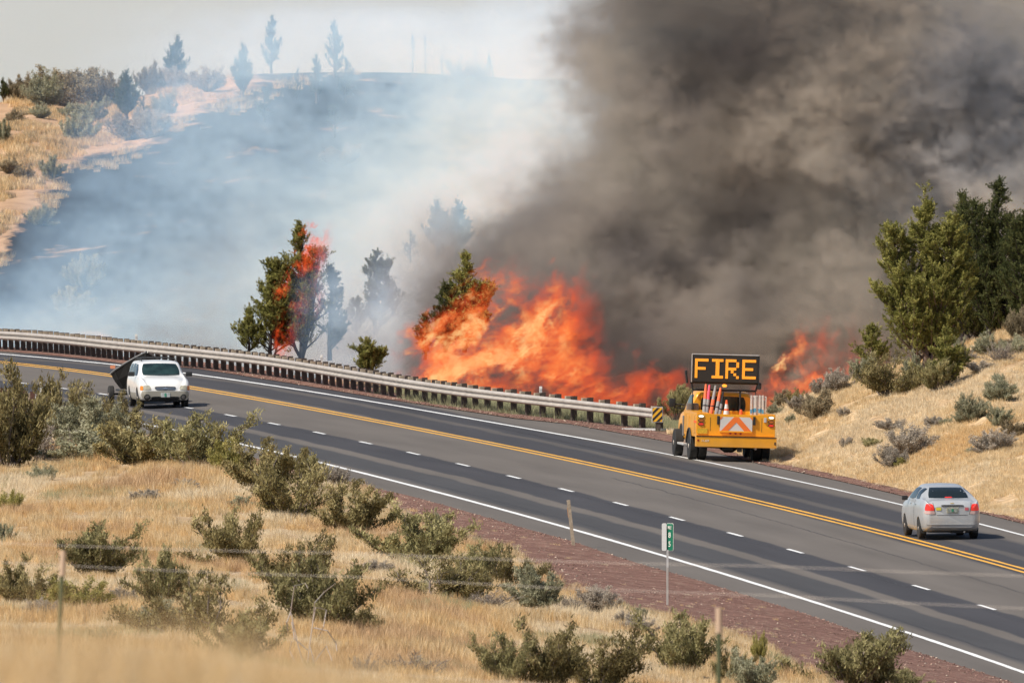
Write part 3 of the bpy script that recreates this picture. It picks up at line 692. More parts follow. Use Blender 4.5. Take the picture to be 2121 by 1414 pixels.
for s_ in (-1, 1): MB().box((0,0,0), (.17,.10,.13), bev=.035).build('mirror', M_silver if s_ > 0 else M_trim, car, True).location = (s_*.93, 2.75, 1.10)
for y in (.82, 3.30):
    for s_ in (-1, 1):
        wheel(car, s_*.75, y, .305, .19, .70, side=s_); MB().box((0,0,0), (.15,.012,.13)).build('mud_flap', M_trim, car).location = (s_*.74, y-.35, .24)
MB().box((0,2.1,.27), (1.25,3.7,.14)).box((.25,.25,.26), (.5,.3,.14)).build('underbody', M_under, car); MB().tube([(.35,.35,.24),(.35,-.02,.23)], .03, 8).build('exhaust_pipe', M_chrome, car)

# --- white estate car towing a drift boat, seen from the front
b = at(342, 845.5, hitD(342, 845.5)); wag = vroot('estate_car', b+Vector((0,0,0)), R(180+6.6), 'white and beige estate car with roof rack towing a boat trailer', 'car')
WL = 4.6
def wy(y): return y-WL
wb = [(.70,.42,1.0,1.42,.66,.52,-4.60),(.83,.28,1.03,1.52,.72,.62,-4.45),(.86,.25,1.04,1.545,.735,.64,-4.0),(.865,.24,1.04,1.555,.74,.65,-3.0),(.87,.24,1.04,1.55,.74,.65,-2.35),(.87,.24,1.03,1.50,.74,.65,-1.95),(.87,.24,1.01,1.30,.73,.64,-1.55),(.87,.24,.99,1.075,.76,.70,-1.18),
      (.87,.25,.96,1.03,.75,.68,-.75),(.855,.26,.90,.955,.72,.64,-.28),(.82,.28,.80,.855,.68,.58,-.06),(.74,.33,.66,.71,.6,.5,.04),(.66,.38,.58,.62,.5,.4,.07)]
body = loft(wb, M_wwhite, 'body', wag, arches=((-.82,.33,.385),(-3.45,.33,.385))); bv = bvh_of(body)
patch('windscreen', [(-.66,1.075),(.66,1.075),(.585,1.475),(-.585,1.475)], 'y', 1, bv, M_glass2, wag, n=(14,8), rnd=.08)
for s_ in (-1, 1):
    patch('window', [(-4.3,1.10),(-3.35,1.09),(-3.4,1.44),(-4.1,1.43)], 'x', s_, bv, M_glass, wag); patch('window', [(-3.25,1.09),(-2.45,1.08),(-2.5,1.46),(-3.25,1.45)], 'x', s_, bv, M_glass, wag); patch('window', [(-2.38,1.08),(-1.45,1.06),(-2.0,1.43),(-2.40,1.45)], 'x', s_, bv, M_glass, wag)
    # headlamp with amber corner
    q = [(.46,.62),(.80,.60),(.80,.76),(.52,.775)]; q = [(s_*a, z) for a, z in q]; q = q if s_ > 0 else [q[1], q[0], q[3], q[2]]
    hl = patch('headlamp', q, 'y', 1, bv, M_clear, wag, off=.012, rnd=.12, thick=.02)
    q = [(.745,.605),(.835,.60),(.83,.75),(.745,.76)]; q = [(s_*a, z) for a, z in q]; q = q if s_ > 0 else [q[1], q[0], q[3], q[2]]
    patch('indicator', q, 'y', 1, bv, M_amber, hl, off=.02, rnd=.1, thick=.02)
    fg = patch('fog_lamp', [(s_*.61-.105,.27),(s_*.61+.105,.27),(s_*.61+.105,.48),(s_*.61-.105,.48)], 'y', 1, bv, M_trim, wag, off=.028, rnd=.42, thick=.03)
    patch('lens', [(s_*.61-.065,.31),(s_*.61+.065,.31),(s_*.61+.065,.44),(s_*.61-.065,.44)], 'y', 1, bv, mat('fog_glass', (.14,.13,.12), .2), fg, off=.034, rnd=.42)
    MB().box((0,0,0), (.22,.10,.15), bev=.04).build('mirror', M_trim, wag, True).location = (s_*.97, -1.62, 1.12)
    MB().tube([(s_*.57,-2.2,1.55),(s_*.57,-2.35,1.62),(s_*.57,-4.1,1.61),(s_*.57,-4.25,1.54)], .017, 6).build('roof_rail', M_trim, wag)
    patch('side_cladding', [(-4.3,.27),(-.55,.27),(-.55,.52),(-4.3,.52)], 'x', s_, bv, M_beige, wag, off=.006, n=(30,4), rnd=0) if False else None
for y in (-2.5, -3.7): MB().tube([(-.57,y,1.62),(-.3,y,1.645),(.3,y,1.645),(.57,y,1.62)], .018, 6).build('roof_bar', M_trim, wag)
patch('bumper', [(-.80,.33),(.80,.33),(.81,.585),(-.81,.585)], 'y', 1, bv, M_beige, wag, off=.02, n=(20,6), rnd=.05)
gr = patch('grille', [(-.34,.615),(.34,.615),(.36,.735),(-.36,.735)], 'y', 1, bv, M_trim, wag, off=.014, rnd=.1)
for z in (.655, .695): patch('grille_bar', [(-.32,z-.010),(.32,z-.010),(.33,z+.010),(-.33,z+.010)], 'y', 1, bv, M_chrome, gr, off=.024, rnd=.02, n=(8,2))
patch('emblem', [(-.07,.655),(.07,.655),(.07,.70),(-.07,.70)], 'y', 1, bv, M_chrome, gr, off=.034, rnd=.4)
patch('air_intake', [(-.46,.275),(.46,.275),(.49,.40),(-.49,.40)], 'y', 1, bv, M_trim, wag, off=.026, n=(12,3))
pl = patch('licence_plate', [(-.155,.375),(.155,.375),(.155,.53),(-.155,.53)], 'y', 1, bv, mat('pale_plate', (.50,.52,.50), .5, var=.35, vscale=30), wag, off=.036, rnd=.02); patch('plate_tree', [(-.035,.39),(.035,.39),(.035,.51),(-.035,.51)], 'y', 1, bv, mat('plate_green_wagon', (.08,.30,.2)), pl, off=.044)
for x in (-.28, .30): MB().tube([(x-.28,-1.02,1.10),(x+.25,-1.10,1.075)], .010, 5).build('wiper', M_trim, wag).location = (0,.03,.02)
patch('rocker', [(-3.0,.27),(-1.25,.27),(-1.25,.50),(-3.0,.50)], 'x', -1, bv, M_beige, wag, off=.006, n=(14,4), rnd=0); patch('rocker', [(-3.0,.27),(-1.25,.27),(-1.25,.50),(-3.0,.50)], 'x', 1, bv, M_beige, wag, off=.006, n=(14,4), rnd=0)
for y in (-.82, -3.45):
    for s_ in (-1, 1): wheel(wag, s_*.745, y, .33, .20, .62, side=s_)
MB().box((0,-2.3,.29), (1.3,4.0,.14)).box((0,-.15,.30), (1.0,.3,.12)).build('underbody', M_under, wag)

M_hull = mat('dark_hull_paint', (.012,.012,.011), .6, spec=.2); M_hull2 = mat('bare_aluminium', (.33,.32,.30), .45, metal=.5)
yawT = R(180+6.6); fw = Vector((math.sin(-yawT), math.cos(yawT), 0))
tb = b-fw*5.5; tb.z = b.z-fw.y*0+float(zc(tb.y)-zc(b.y)); 
tr = vroot('boat_trailer', tb, yawT, 'low boat trailer with black wheels behind the white estate car', 'trailer')
MB().tube([(0,.9,.42),(0,-.2,.42)], .04, 6).tube([(0,-.2,.42),(-.55,-1.6,.42),(-.55,-5.2,.42)], .035, 6).tube([(0,-.2,.42),(.55,-1.6,.42),(.55,-5.2,.42)], .035, 6).build('frame', M_trim, tr)
MB().tube([(-.95,-2.9,.32),(.95,-2.9,.32)], .035, 6).build('axle', M_trim, tr)
for s_ in (-1, 1): wheel(tr, s_*.97, -2.9, .30, .18, .55, side=s_)
bt = vroot('drift_boat', tb, yawT, 'dark open boat with high pointed bow riding on the trailer behind the white estate', 'boat')
# stations: y, gunwale (x,z), chine (x,z), keel z
hs_ = [(-.55,.02,1.78,.015,1.10,1.06),(-1.0,.32,1.60,.20,.78,.72),(-1.6,.62,1.38,.40,.60,.56),(-2.4,.90,1.13,.56,.50,.46),(-3.3,.94,1.0,.60,.48,.44),(-4.2,.70,.96,.50,.52,.48),(-5.0,.45,.98,.36,.62,.58)]
def hull_part(idx, m, name, thick):
    mb = MB(); bm = mb.bm; R_ = []
    for (y, gx, gz, cx_, cz_, kz) in hs_:
        if idx == 'side': pr = [(-gx,gz),(-(gx*.55+cx_*.45)-.02,gz*.5+cz_*.5),(-cx_,cz_)]
        else: pr = [(-cx_,cz_),(0,kz),(cx_,cz_)]
        R_.append([bm.verts.new((x, y, z)) for x, z in pr])
    fs = [bm.faces.new((A[k], A[k+1], B[k+1], B[k])) for A, B in zip(R_, R_[1:]) for k in range(len(A)-1)]
    r = bmesh.ops.extrude_face_region(bm, geom=fs); bmesh.ops.translate(bm, vec=(.03 if idx == 'side' else 0, 0, .03), verts=[g for g in r['geom'] if isinstance(g, bmesh.types.BMVert)])
    return mb.build(name, m, bt, smooth=False)
hull_part('side', M_hull, 'hull_side', .03); o = hull_part('side', M_hull, 'hull_side', .03); o.scale = (-1,1,1); hull_part('bottom', M_hull2, 'hull_bottom', .03)
for s_ in (-1, 1): MB().tube([(s_*h[1], h[0], h[2]) for h in hs_], .032, 6).build('gunwale', M_hull2 if s_ < 0 else M_hull2, bt)
mb = MB(); mb.poly([(-.45,-5.0,.98),(.45,-5.0,.98),(.36,-5.0,.66),(0,-5.0,.62),(-.36,-5.0,.66)], (0,-.03,0)); mb.build('transom', M_hull, bt); MB().box((0,-2.6,.82), (1.5,.3,.05)).build('seat', M_hull2, bt)
# orange flag tied behind the boat
t = MB().box((0,0,0), (.17,.02,.11), bev=.005); tt = at(233.5, 760, tb.y+6); fl_ = t.build('red_flag', mat('faded_orange_flag', (.75,.28,.14)), None); fl_.location = tt
tag(fl_, 'small orange warning rag at the far end of the boat', 'flag')

# --- orange warning truck, seen from behind
b = at(1523, 956.5, hitD(1523, 956.5)); trk = vroot('service_truck', b, R(6.8), 'orange highway service truck parked on the shoulder under a lit message board', 'truck', roll=R(1.5))
def O(name, c, d, m=None, bev=.02, parent=None, rot=None, smooth=False): return MB().box(c, d, rot, bev).build(name, m or M_orange, parent or trk, smooth)
# service body: hollow bed with compartment walls
MB().box((-1.0,1.75,1.10), (.44,3.2,.72), bev=.018).build('side_box', M_orange, trk); MB().box((1.0,1.75,1.10), (.44,3.2,.72), bev=.018).build('side_box', M_orange, trk)
O('bed_floor', (0,1.75,.80), (1.58,3.2,.10)); O('tailgate', (0,.13,1.125), (2.44,.10,.67), bev=.012); O('bulkhead', (0,3.28,1.12), (1.7,.10,.75))
bp_ = O('rear_bumper', (0,.02,.615), (2.50,.30,.33), bev=.018); O('step_edge', (0,-.135,.775), (2.5,.02,.02), M_trim, bev=0, parent=bp_)
for y in (.62, 2.72): O('compartment_gap', (-1.2235,y,1.10), (.006,.014,.55), M_trim, bev=0)
for y, z, w_, h_ in ((.35,1.12,.42,.5),(2.3,1.1,.7,.5)): O('compartment_door', (-1.224,y,z), (.012,w_,h_), bev=.004)
for s_, a in ((-1,-1),): 
    O('reflective_stripe', (-1.2245,.45,1.20), (.012,.62,.075), mat('red_stripe', (.75,.12,.03)), bev=0)
# rear face details; mounted proud of the tailgate plane (y = .08)
Y0 = .075
def disc(name, x, z, rx, rz, m, y=Y0, th=.02, parent=None):
    mb = MB(); mb.poly([(x+rx*math.cos(a), y, z+rz*math.sin(a)) for a in np.linspace(0, 2*math.pi, 20, endpoint=False)], (0,-th,0)); return mb.build(name, m, parent or trk)
for s_ in (-1, 1):
    x = s_*1.09
    for z, m, nm in ((1.385, M_wlamp, 'white_lamp'), (1.255, M_alamp, 'amber_lamp'), (1.145, M_red, 'red_lamp')):
        rg_ = disc(nm, x, z, .10, .05, M_trim, th=.015); disc('lens', x, z, .082, .036, m, y=Y0-.015, th=.012, parent=rg_)
for x in (-.17, -.01, .15): disc('marker_lamp', x, .885, .035, .04, M_redoff)
O('licence_plate', (-1.04,Y0-.008,.93), (.31,.014,.16), mat('yellow_plate', (.62,.40,.03), .5, var=.3, vscale=35), bev=.002)
bd = O('chevron_board', (.0,Y0-.035,1.16), (1.0,.03,.44), mat('board_white', (.66,.64,.60), .5), bev=.004); O('board_frame', (0,Y0-.03,.93), (1.0,.06,.05), M_orange, parent=bd, bev=.004)
M_fl = mat('fluorescent_orange', (.90,.20,.03), .5)
def chev(poly): MB().poly([(x, Y0-.053, z) for x, z in poly], (0,-.004,0)).build('chevron_stripe', M_fl, bd)
zt, zb_ = 1.38, .945
chev([(-.08,zt),(0,zt),(0,zt-.16),(-.26,zb_),(-.48,zb_)]); chev([(.08,zt),(0,zt),(0,zt-.16),(.26,zb_),(.48,zb_)][::-1]); chev([(-.5,zt-.09),(-.5,zt),(-.42,zt)]); chev([(.5,zt-.09),(.5,zt),(.42,zt)][::-1])
chev([(-.08,zt),(-.14,zt),(-.08,zt-.05)]) if False else None
for s_ in (-1, 1): O('board_bracket', (s_*.56,Y0-.03,1.28), (.07,.07,.26), M_trim, bev=.012)
for s_ in (-1, 1):
    O('door_seam', (s_*.80,Y0+.003,1.15), (.010,.008,.42), M_trim, bev=0)
O('switch_box', (.90,Y0-.02,1.31), (.08,.05,.15), M_galv, bev=.01); O('tail_reflector', (-1.19,-.135,.65), (.05,.012,.06), M_redoff, bev=0, parent=bp_); O('tail_reflector', (1.20,-.135,.60), (.04,.012,.09), M_trim, bev=0, parent=bp_)
text_obj('11-329', .085, mat('number_white', (.8,.74,.6)), bp_, (-.97,-.135,.635), (math.pi/2,0,0), bold=.001)
O('top_rail', (-1.0,1.75,1.47), (.44,3.2,.03), M_orange); O('top_rail', (1.0,1.75,1.47), (.44,3.2,.03), M_orange)
# chassis
MB().box((-.42,3.2,.62), (.09,6.0,.16)).box((.42,3.2,.62), (.09,6.0,.16)).box((0,.35,.50), (1.3,.1,.10)).build('chassis', M_under, trk)
mb = MB().lathe([(.05,-.9),(.07,-.3),(.19,-.12),(.19,.12),(.07,.3),(.05,.9)], (0,1.75,.43), 'x', 16).build('rear_axle', M_under, trk, True)
MB().box((-.25,.0,.42), (.32,.12,.14), bev=.02).box((.12,.0,.40), (.14,.2,.18), bev=.03).build('tow_hitch', M_under, trk); MB().tube([(.6,.9,.45),(.62,.0,.42)], .035, 8).build('exhaust_pipe', M_galv, trk)
for x in (-.72,-.6,-.5,.5,.6,.7): MB().box((x,.9,.50), (.05,.02,.16)).build('hanging_chain', M_under, trk)
for s_ in (-1, 1):
    wheel(trk, s_*1.12, 1.75, .42, .25, .55, mat('pale_truck_rim', (.50,.44,.37), .5, metal=.3), side=s_); wheel(trk, s_*.84, 1.75, .42, .25, .3, side=s_)
    wheel(trk, s_*1.10, 5.55, .42, .27, .58, side=s_)
    MB().tube([(s_*1.24, 1.75+.56*math.cos(a), .42+.54*math.sin(a)) for a in np.linspace(.15, math.pi-.15, 12)], .035, 6).build('wheel_arch', M_trim, trk)
# cut look of the wheel opening in the side boxes
for s_ in (-1, 1): 
    mb = MB(); mb.poly([(s_*1.226, 1.75+.52*math.cos(a), max(.74, .42+.52*math.sin(a))) for a in np.linspace(0, math.pi, 18)], (s_*.004,0,0)); mb.build('wheel_well', M_under, trk)
# cab and bonnet
cabs = [(.93,.60,1.36,1.95,.92,.80,3.38),(1.0,.52,1.38,2.06,.93,.82,3.50),(1.01,.50,1.38,2.09,.93,.82,4.0),(1.01,.50,1.37,2.07,.93,.82,4.5),(1.01,.50,1.35,1.86,.94,.85,4.95),(1.01,.50,1.34,1.44,.95,.88,5.35),(1.02,.52,1.30,1.36,.94,.86,5.9),(1.0,.55,1.22,1.27,.92,.82,6.35),(.9,.6,1.1,1.14,.8,.7,6.5)]
body = loft(cabs, M_orange, 'cab', trk, arches=()); bv = bvh_of(body)
patch('rear_window', [(-.72,1.46),(.72,1.46),(.69,1.93),(-.69,1.93)], 'y', -1, bv, M_glass, trk, n=(12,6), rnd=.08); patch('window', [(3.62,1.42),(4.95,1.40),(4.55,1.94),(3.66,1.97)], 'x', -1, bv, M_glass2, trk); patch('window', [(3.62,1.42),(4.95,1.40),(4.55,1.94),(3.66,1.97)], 'x', 1, bv, M_glass, trk)
patch('windscreen', [(-.85,1.45),(.85,1.45),(.74,1.98),(-.74,1.98)], 'y', 1, bv, M_glass, trk); patch('reflective_stripe', [(3.6,.80),(4.9,.80),(4.9,.87),(3.6,.87)], 'x', -1, bv, mat('red_stripe_cab', (.75,.12,.03)), trk, rnd=0)
patch('wheel_well', [(5.05,.52),(6.05,.52),(5.85,1.02),(5.25,1.02)], 'x', -1, bv, M_under, trk, rnd=.3, off=.004)
for s_ in (-1, 1):
    mr_ = O('mirror', (s_*1.40,4.85,1.66), (.20,.10,.26), M_trim, bev=.04, smooth=True); MB().tube([(s_*1.02,4.85,1.60),(s_*1.34,4.85,1.62)], .025, 6).tube([(s_*1.02,4.85,1.48),(s_*1.34,4.85,1.52)], .02, 6).build('mirror_arm', M_trim, mr_)
O('running_board', (-1.10,4.2,.42), (.20,1.5,.06), M_galv, bev=.01); M_grey = mat('grey_plastic', (.17,.155,.145), .7)
O('grey_locker', (-.96,3.32,1.42), (.36,.20,.56), M_grey, bev=.04); O('grey_trim', (-1.225,3.25,1.0), (.06,.22,.62), M_grey, bev=.02)
# rack, message board
def T_(name, pts, r, m=M_trim): return MB().tube(pts, r, 8).build(name, m, trk)
rk = T_('rack_frame', [(-.98,3.18,1.45),(-.98,3.18,2.12),(.98,3.18,2.12),(.98,3.18,1.45)], .035)
T_('rack_post', [(.50,3.18,1.45),(.50,3.18,2.12)], .03); T_('rack_brace', [(-.98,3.18,2.12),(-1.03,3.15,2.38)], .03); T_('rack_brace', [(.98,3.18,2.12),(1.05,3.15,2.38)], .03); T_('rack_bar', [(-1.08,3.15,2.35),(1.12,3.15,2.35)], .035)
O('winch', (1.08,3.12,2.28), (.12,.14,.20), M_trim, bev=.03); T_('antenna', [(-1.16,3.2,2.32),(-1.20,3.2,2.62)], .035); O('antenna_cap', (-1.20,3.2,2.66), (.08,.08,.12), M_trim, bev=.03)
sg = empty('x'); bpy.data.objects.remove(sg)
msg = O('message_board', (0,3.14,2.79), (2.08,.20,.86), mat('board_case', (.03,.03,.028), .6), bev=.012)
O('board_rim', (0,3.05,3.225), (2.10,.06,.03), M_galv, bev=.004, parent=msg); O('board_rim', (-1.045,3.05,2.79), (.03,.06,.86), M_galv_d, bev=.004, parent=msg); O('board_rim', (1.045,3.05,2.79), (.03,.06,.86), M_trim, bev=.004, parent=msg)
O('board_face', (0,3.036,2.79), (2.0,.012,.80), mat('board_face_black', (.030,.026,.020), .5), bev=0, parent=msg)
M_led = mat('amber_lamp_dots', (.85,.30,.02), .4, emit=(1,.38,.03), es=.95)
FONT = {'F': ['11111','10000','10000','11110','10000','10000','10000'], 'I': ['01110','00100','00100','00100','00100','00100','01110'], 'R': ['11110','10001','10001','11110','10100','10010','10001'], 'E': ['11111','10000','10000','11110','10000','10000','11111']}
for ch, x0, wd in (('F',-.955,.42),('I',-.55,.60),('R',.0,.42),('E',.52,.43)):
    mb = MB(); rows = FONT[ch]; cw, chh = wd/5, .60/7
    for r_, row in enumerate(rows):
        for c_, v in enumerate(row):
            if v == '1':
                nx_ = 3
                for a in range(nx_):
                    for b_ in range(3): mb.box((x0+(c_+(a+.5)/nx_)*cw, 3.022, 3.09-(r_+(b_+.5)/3)*chh), (cw/nx_*.80, .014, chh/3*.80))
    lt = mb.build('lit_letter', M_led, msg); lt['label'] = 'amber lit letter '+ch
disc('beacon', -.02, 2.27, .07, .045, mat('lit_beacon', (.9,.25,.02), .3, emit=(1,.3,.03), es=1.6), y=3.05, th=.1)
rt_ = trk.matrix_world
bpy.context.view_layer.update(); rt_ = trk.matrix_world.copy()
def rest(name, label, cat, loc, rot=(0,0,0), group=None):
    t = empty(name); t.matrix_world = rt_ @ Matrix.Translation(loc) @ Euler(rot).to_matrix().to_4x4(); tag(t, label, cat, group); return t
# traffic cone on the bed
t = rest('traffic_cone', 'orange and white traffic cone standing in the truck bed', 'cone', (-.08,1.9,1.06))
prof_c = [(.14,.02),(.035,.76)]
def coneseg(z0, z1, m, nm):
    f_ = lambda z: .14+(.03-.14)*(z-.02)/.76; MB().lathe([(f_(z0), z0), (f_(z1), z1)], (0,0,0), 'z', 20).build(nm, m, t, True)
M_coneo = mat('cone_orange', (.85,.13,.03), .5); M_conew = mat('cone_white', (.74,.72,.68), .5)
coneseg(.02,.36,M_coneo,'cone_body'); coneseg(.36,.47,M_conew,'white_band'); coneseg(.47,.53,M_coneo,'cone_body'); coneseg(.53,.67,M_conew,'white_band'); coneseg(.67,.80,M_coneo,'cone_tip'); MB().box((0,0,.01), (.36,.36,.03), bev=.008).build('base', M_coneo, t)
t = rest('traffic_cone', 'orange cone tip showing beside the bundle of laths in the truck bed', 'cone', (.44,2.4,.84)); coneseg(.02,.60,M_coneo,'cone_body'); coneseg(.60,.72,M_coneo,'cone_tip')
# rolled warning signs leaning on the rack
M_roll = mat('grey_sign_cloth', (.30,.29,.28), .7, var=.2, vscale=6); M_ro = mat('orange_sign_cloth', (.85,.16,.05), .6); M_rp = mat('pink_sign_cloth', (.85,.10,.16), .6)
for (x0, x1, z1, ma, mb_, lab) in ((-.70,-.60,2.30,M_roll,M_ro,'rolled warning sign leaning at the far left of the truck bed, orange at the top'), (-.64,-.49,2.28,M_roll,M_rp,'rolled warning sign with a pink cloth, second from the left in the truck bed'),
                              (-.53,-.30,2.27,M_ro,M_roll,'orange rolled sign in the middle of the leaning bundle'), (-.37,-.14,2.20,M_roll,M_ro,'grey rolled sign with an orange tip right of the orange roll'), (-.27,-.06,2.08,M_roll,M_trim,'grey rolled sign with a dark top beside the beacon')):
    t = rest('rolled_sign', lab, 'rolled sign', (x0, 2.55, 1.0), group='rolled warning signs in the truck bed')
    d = Vector((x1-x0, .42, z1-1.0)); MB().tube([(0,0,-.12), d*.15, d*.4, d*.65], [.05,.06,.065,.055], 9).build('roll', ma, t, True); MB().tube([d*.652, d*.8, d], [.056,.05,.03], 9).build('roll_top', mb_, t, True); MB().tube([d*.48, d*.505], [.071,.071], 9).build('strap', M_trim, t)
# bundle of laths at the right rear
M_lath = mat('whitewashed_lath', (.66,.62,.57), .8, var=.15, vscale=7); M_blue = mat('blue_band', (.10,.36,.55), .6)
for i in range(8):
    t = rest('survey_lath', ['white lath at the left end of the bundle on the truck','second white lath from the left in the bundle on the truck','third white lath from the left in the bundle on the truck','fourth white lath from the left in the bundle on the truck',
                             'fourth white lath from the right in the bundle on the truck','third white lath from the right in the bundle on the truck','second white lath from the right in the bundle on the truck','white lath at the right end of the bundle on the truck'][i], 'lath', (.57+i*.062, .95+.03*(i % 2), 1.05), (0, R(prng.uniform(-1.5,1.5)), 0), 'laths standing in the truck bed')
    h_ = 1.0+prng.uniform(-.03,.01); MB().box((0,0,h_/2), (.056,.03,h_), bev=.004).build('stake', M_lath, t); MB().box((0,-.001,.50+.02*(i % 3)), (.058,.034,.12)).build('band', M_blue if i % 4 != 3 else M_lath, t)

# ------------------------------------------------------------------ plants
MB_olive = leafmat('bitterbrush_leaves', (.11,.092,.038), (.25,.21,.095), (.45,.38,.19), .24)
MB_green = leafmat('green_shrub_leaves', (.12,.110,.050), (.265,.24,.11), (.45,.40,.20), .2)
MB_sage = leafmat('sagebrush_leaves', (.20,.20,.125), (.34,.33,.21), (.50,.48,.33), .15)
MB_grey = leafmat('dry_twig_leaves', (.24,.205,.16), (.40,.345,.275), (.55,.485,.40), .15)
MB_rabbit = leafmat('rabbitbrush_leaves', (.20,.19,.06), (.34,.31,.10), (.48,.41,.16), .15)
MB_brown = leafmat('dry_sage_leaves', (.19,.15,.09), (.32,.26,.16), (.46,.38,.25), .15)
MB_jun = leafmat('juniper_leaves', (.11,.115,.032), (.26,.255,.075), (.46,.43,.145), .12)
MB_jund = leafmat('dark_juniper_leaves', (.045,.060,.026), (.095,.11,.045), (.18,.19,.075), .1)  # darker leaf colour for junipers behind the slope and in smoke
MB_char = leafmat('scorched_leaves', (.03,.028,.025), (.055,.052,.045), (.10,.09,.07), .1)
M_bark = mat('juniper_bark', (.15,.105,.085), .95, var=.3, vscale=8); M_twig = mat('grey_twigs', (.22,.18,.155), .95, var=.2, vscale=10)
M_dkbark = mat('scorched_bark', (.04,.033,.032), .95)
M_bone = mat('bleached_twigs', (.42,.36,.32), .9)

def tubes_np(paths, n=4):
    V = []; Fc = []; 
    for pts, rr in paths:
        pts = np.asarray(pts, float); b = len(V)
        for i, p in enumerate(pts):
            t = pts[min(i+1, len(pts)-1)]-pts[max(i-1, 0)]; t /= np.linalg.norm(t)+1e-9
            a = np.cross(t, (0,0,1.) if abs(t[2]) < .9 else (1.,0,0)); a /= np.linalg.norm(a); c = np.cross(t, a)
            r = rr[0]+(rr[1]-rr[0])*i/(len(pts)-1)
            for k in range(n): an = 2*math.pi*k/n; V.append(p+(a*math.cos(an)+c*math.sin(an))*r)
        for i in range(len(pts)-1):
            for k in range(n): Fc.append((b+i*n+k, b+i*n+(k+1)%n, b+(i+1)*n+(k+1)%n, b+(i+1)*n+k))
    return np.array(V), np.array(Fc)
def leaves_np(C, A, ln, wd, rng, tone):
    """a blade (triangle) at each centre C pointing roughly along A"""
    n = len(C); A = A+rng.normal(0, .45, (n,3)); A /= np.linalg.norm(A, axis=1)[:,None]+1e-9
    S_ = np.cross(A, rng.normal(0, 1, (n,3))); S_ /= np.linalg.norm(S_, axis=1)[:,None]+1e-9
    l = (ln*rng.uniform(.6, 1.4, n))[:,None]; w_ = (wd*rng.uniform(.6, 1.4, n))[:,None]
    V = np.stack([C-A*l*.4-S_*w_, C-A*l*.4+S_*w_, C+A*l*.6], 1).reshape(-1, 3)
    return V, np.arange(n*3).reshape(n, 3), np.repeat(tone, 3)
def shrub_mesh(seed, kind, lm, bm_):
    """a unit shrub: one metre wide and one metre high; returns foliage and branch meshes"""
    rng = np.random.default_rng(seed); P_ = []; C = []; A = []; T = []
    nst, ups, leafr, nl, ln, wd = {'bush': (17, .62, .050, 52, .060, .010), 'sage': (26, .5, .045, 60, .055, .011), 'dome': (38, .42, .06, 50, .05, .012), 'twig': (34, .5, .03, 7, .07, .004), 'spray': (15, .85, .04, 60, .08, .009)}[kind]
    for i in range(nst):
        az = rng.uniform(0, 2*math.pi); sp_ = rng.uniform(.05, 1)**.7*(1.25 if kind != 'spray' else .6)
        d = np.array([math.cos(az)*sp_, math.sin(az)*sp_, ups+rng.uniform(0, .5)]); d /= np.linalg.norm(d)
        L_ = rng.uniform(.55, 1.0)*(.62+.35*d[2]); p = np.array([rng.normal(0, .05), rng.normal(0, .05), 0]); pts = [p]; nseg = 6
        for s_ in range(nseg):
            d = d+rng.normal(0, .13, 3)+np.array([0,0,.06]); d /= np.linalg.norm(d); p = p+d*L_/nseg; pts.append(p)
        P_.append((pts, (.014, .003)))
        for s_ in range(2, nseg+1):
            for q in range(2 if kind != 'twig' else 3):
                e = rng.normal(0, 1, 3); e[2] = abs(e[2])*.8+.2; e /= np.linalg.norm(e); l2 = rng.uniform(.09, .22)*(1.15-s_/nseg*.4)
                b0_ = pts[s_]; b1 = b0_+(e*.7+d*.6)*l2; P_.append(([b0_, (b0_+b1)/2+rng.normal(0,.008,3), b1], (.006, .002)))
                tt = rng.uniform(.1, 1.15, nl)[:,None]; cc = b0_+(b1-b0_)*tt+rng.normal(0, leafr*.55, (nl,3)); C.append(cc)
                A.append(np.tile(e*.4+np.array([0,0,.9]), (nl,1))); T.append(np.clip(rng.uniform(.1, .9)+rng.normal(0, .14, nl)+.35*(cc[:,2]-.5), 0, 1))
    C = np.concatenate(C); A = np.concatenate(A); T = np.concatenate(T); C[:,2] = np.abs(C[:,2])
    BV, BF = tubes_np(P_, 3)
    sx = 1/max(1e-3, np.percentile(C[:,0], 98)-np.percentile(C[:,0], 2)); sz = 1/np.percentile(C[:,2], 98.5)
    k = np.array([sx, sx, sz]); BV = BV*k; C = C*k
    V, Fc, T = leaves_np(C, A, ln, wd, rng, T)
    return mesh_np('foliage', V, Fc, lm, tone=T), mesh_np('branches', BV, BF, bm_)
PROTO = {}
def proto(kind, mat_, n, seed, bark=None):
    PROTO[kind+mat_.name] = [shrub_mesh(seed+i, kind, mat_, bark or M_twig) for i in range(n)]
    return PROTO[kind+mat_.name]
KB = proto('bush', MB_olive, 5, 10); KG = proto('bush', MB_green, 3, 30); KS = proto('sage', MB_sage, 4, 50); KD = proto('twig', MB_grey, 3, 70)
KR = proto('dome', MB_rabbit, 2, 90); KW = proto('dome', MB_brown, 4, 110); KP = proto('spray', MB_green, 2, 130); KY = proto('dome', MB_grey, 2, 150); KC = proto('dome', MB_sage, 2, 170)
KIND = {'B': (KB, 'bitterbrush_shrub', 'shrub'), 'G': (KG, 'bitterbrush_shrub', 'shrub'), 'S': (KS, 'sagebrush', 'shrub'), 'D': (KD, 'dry_shrub', 'shrub'), 'R': (KR, 'rabbitbrush', 'shrub'),
        'W': (KW, 'sagebrush', 'shrub'), 'P': (KP, 'spiky_shrub', 'shrub'), 'Y': (KY, 'dry_shrub', 'shrub'), 'C': (KC, 'sagebrush', 'shrub')}
prng = random.Random(11)
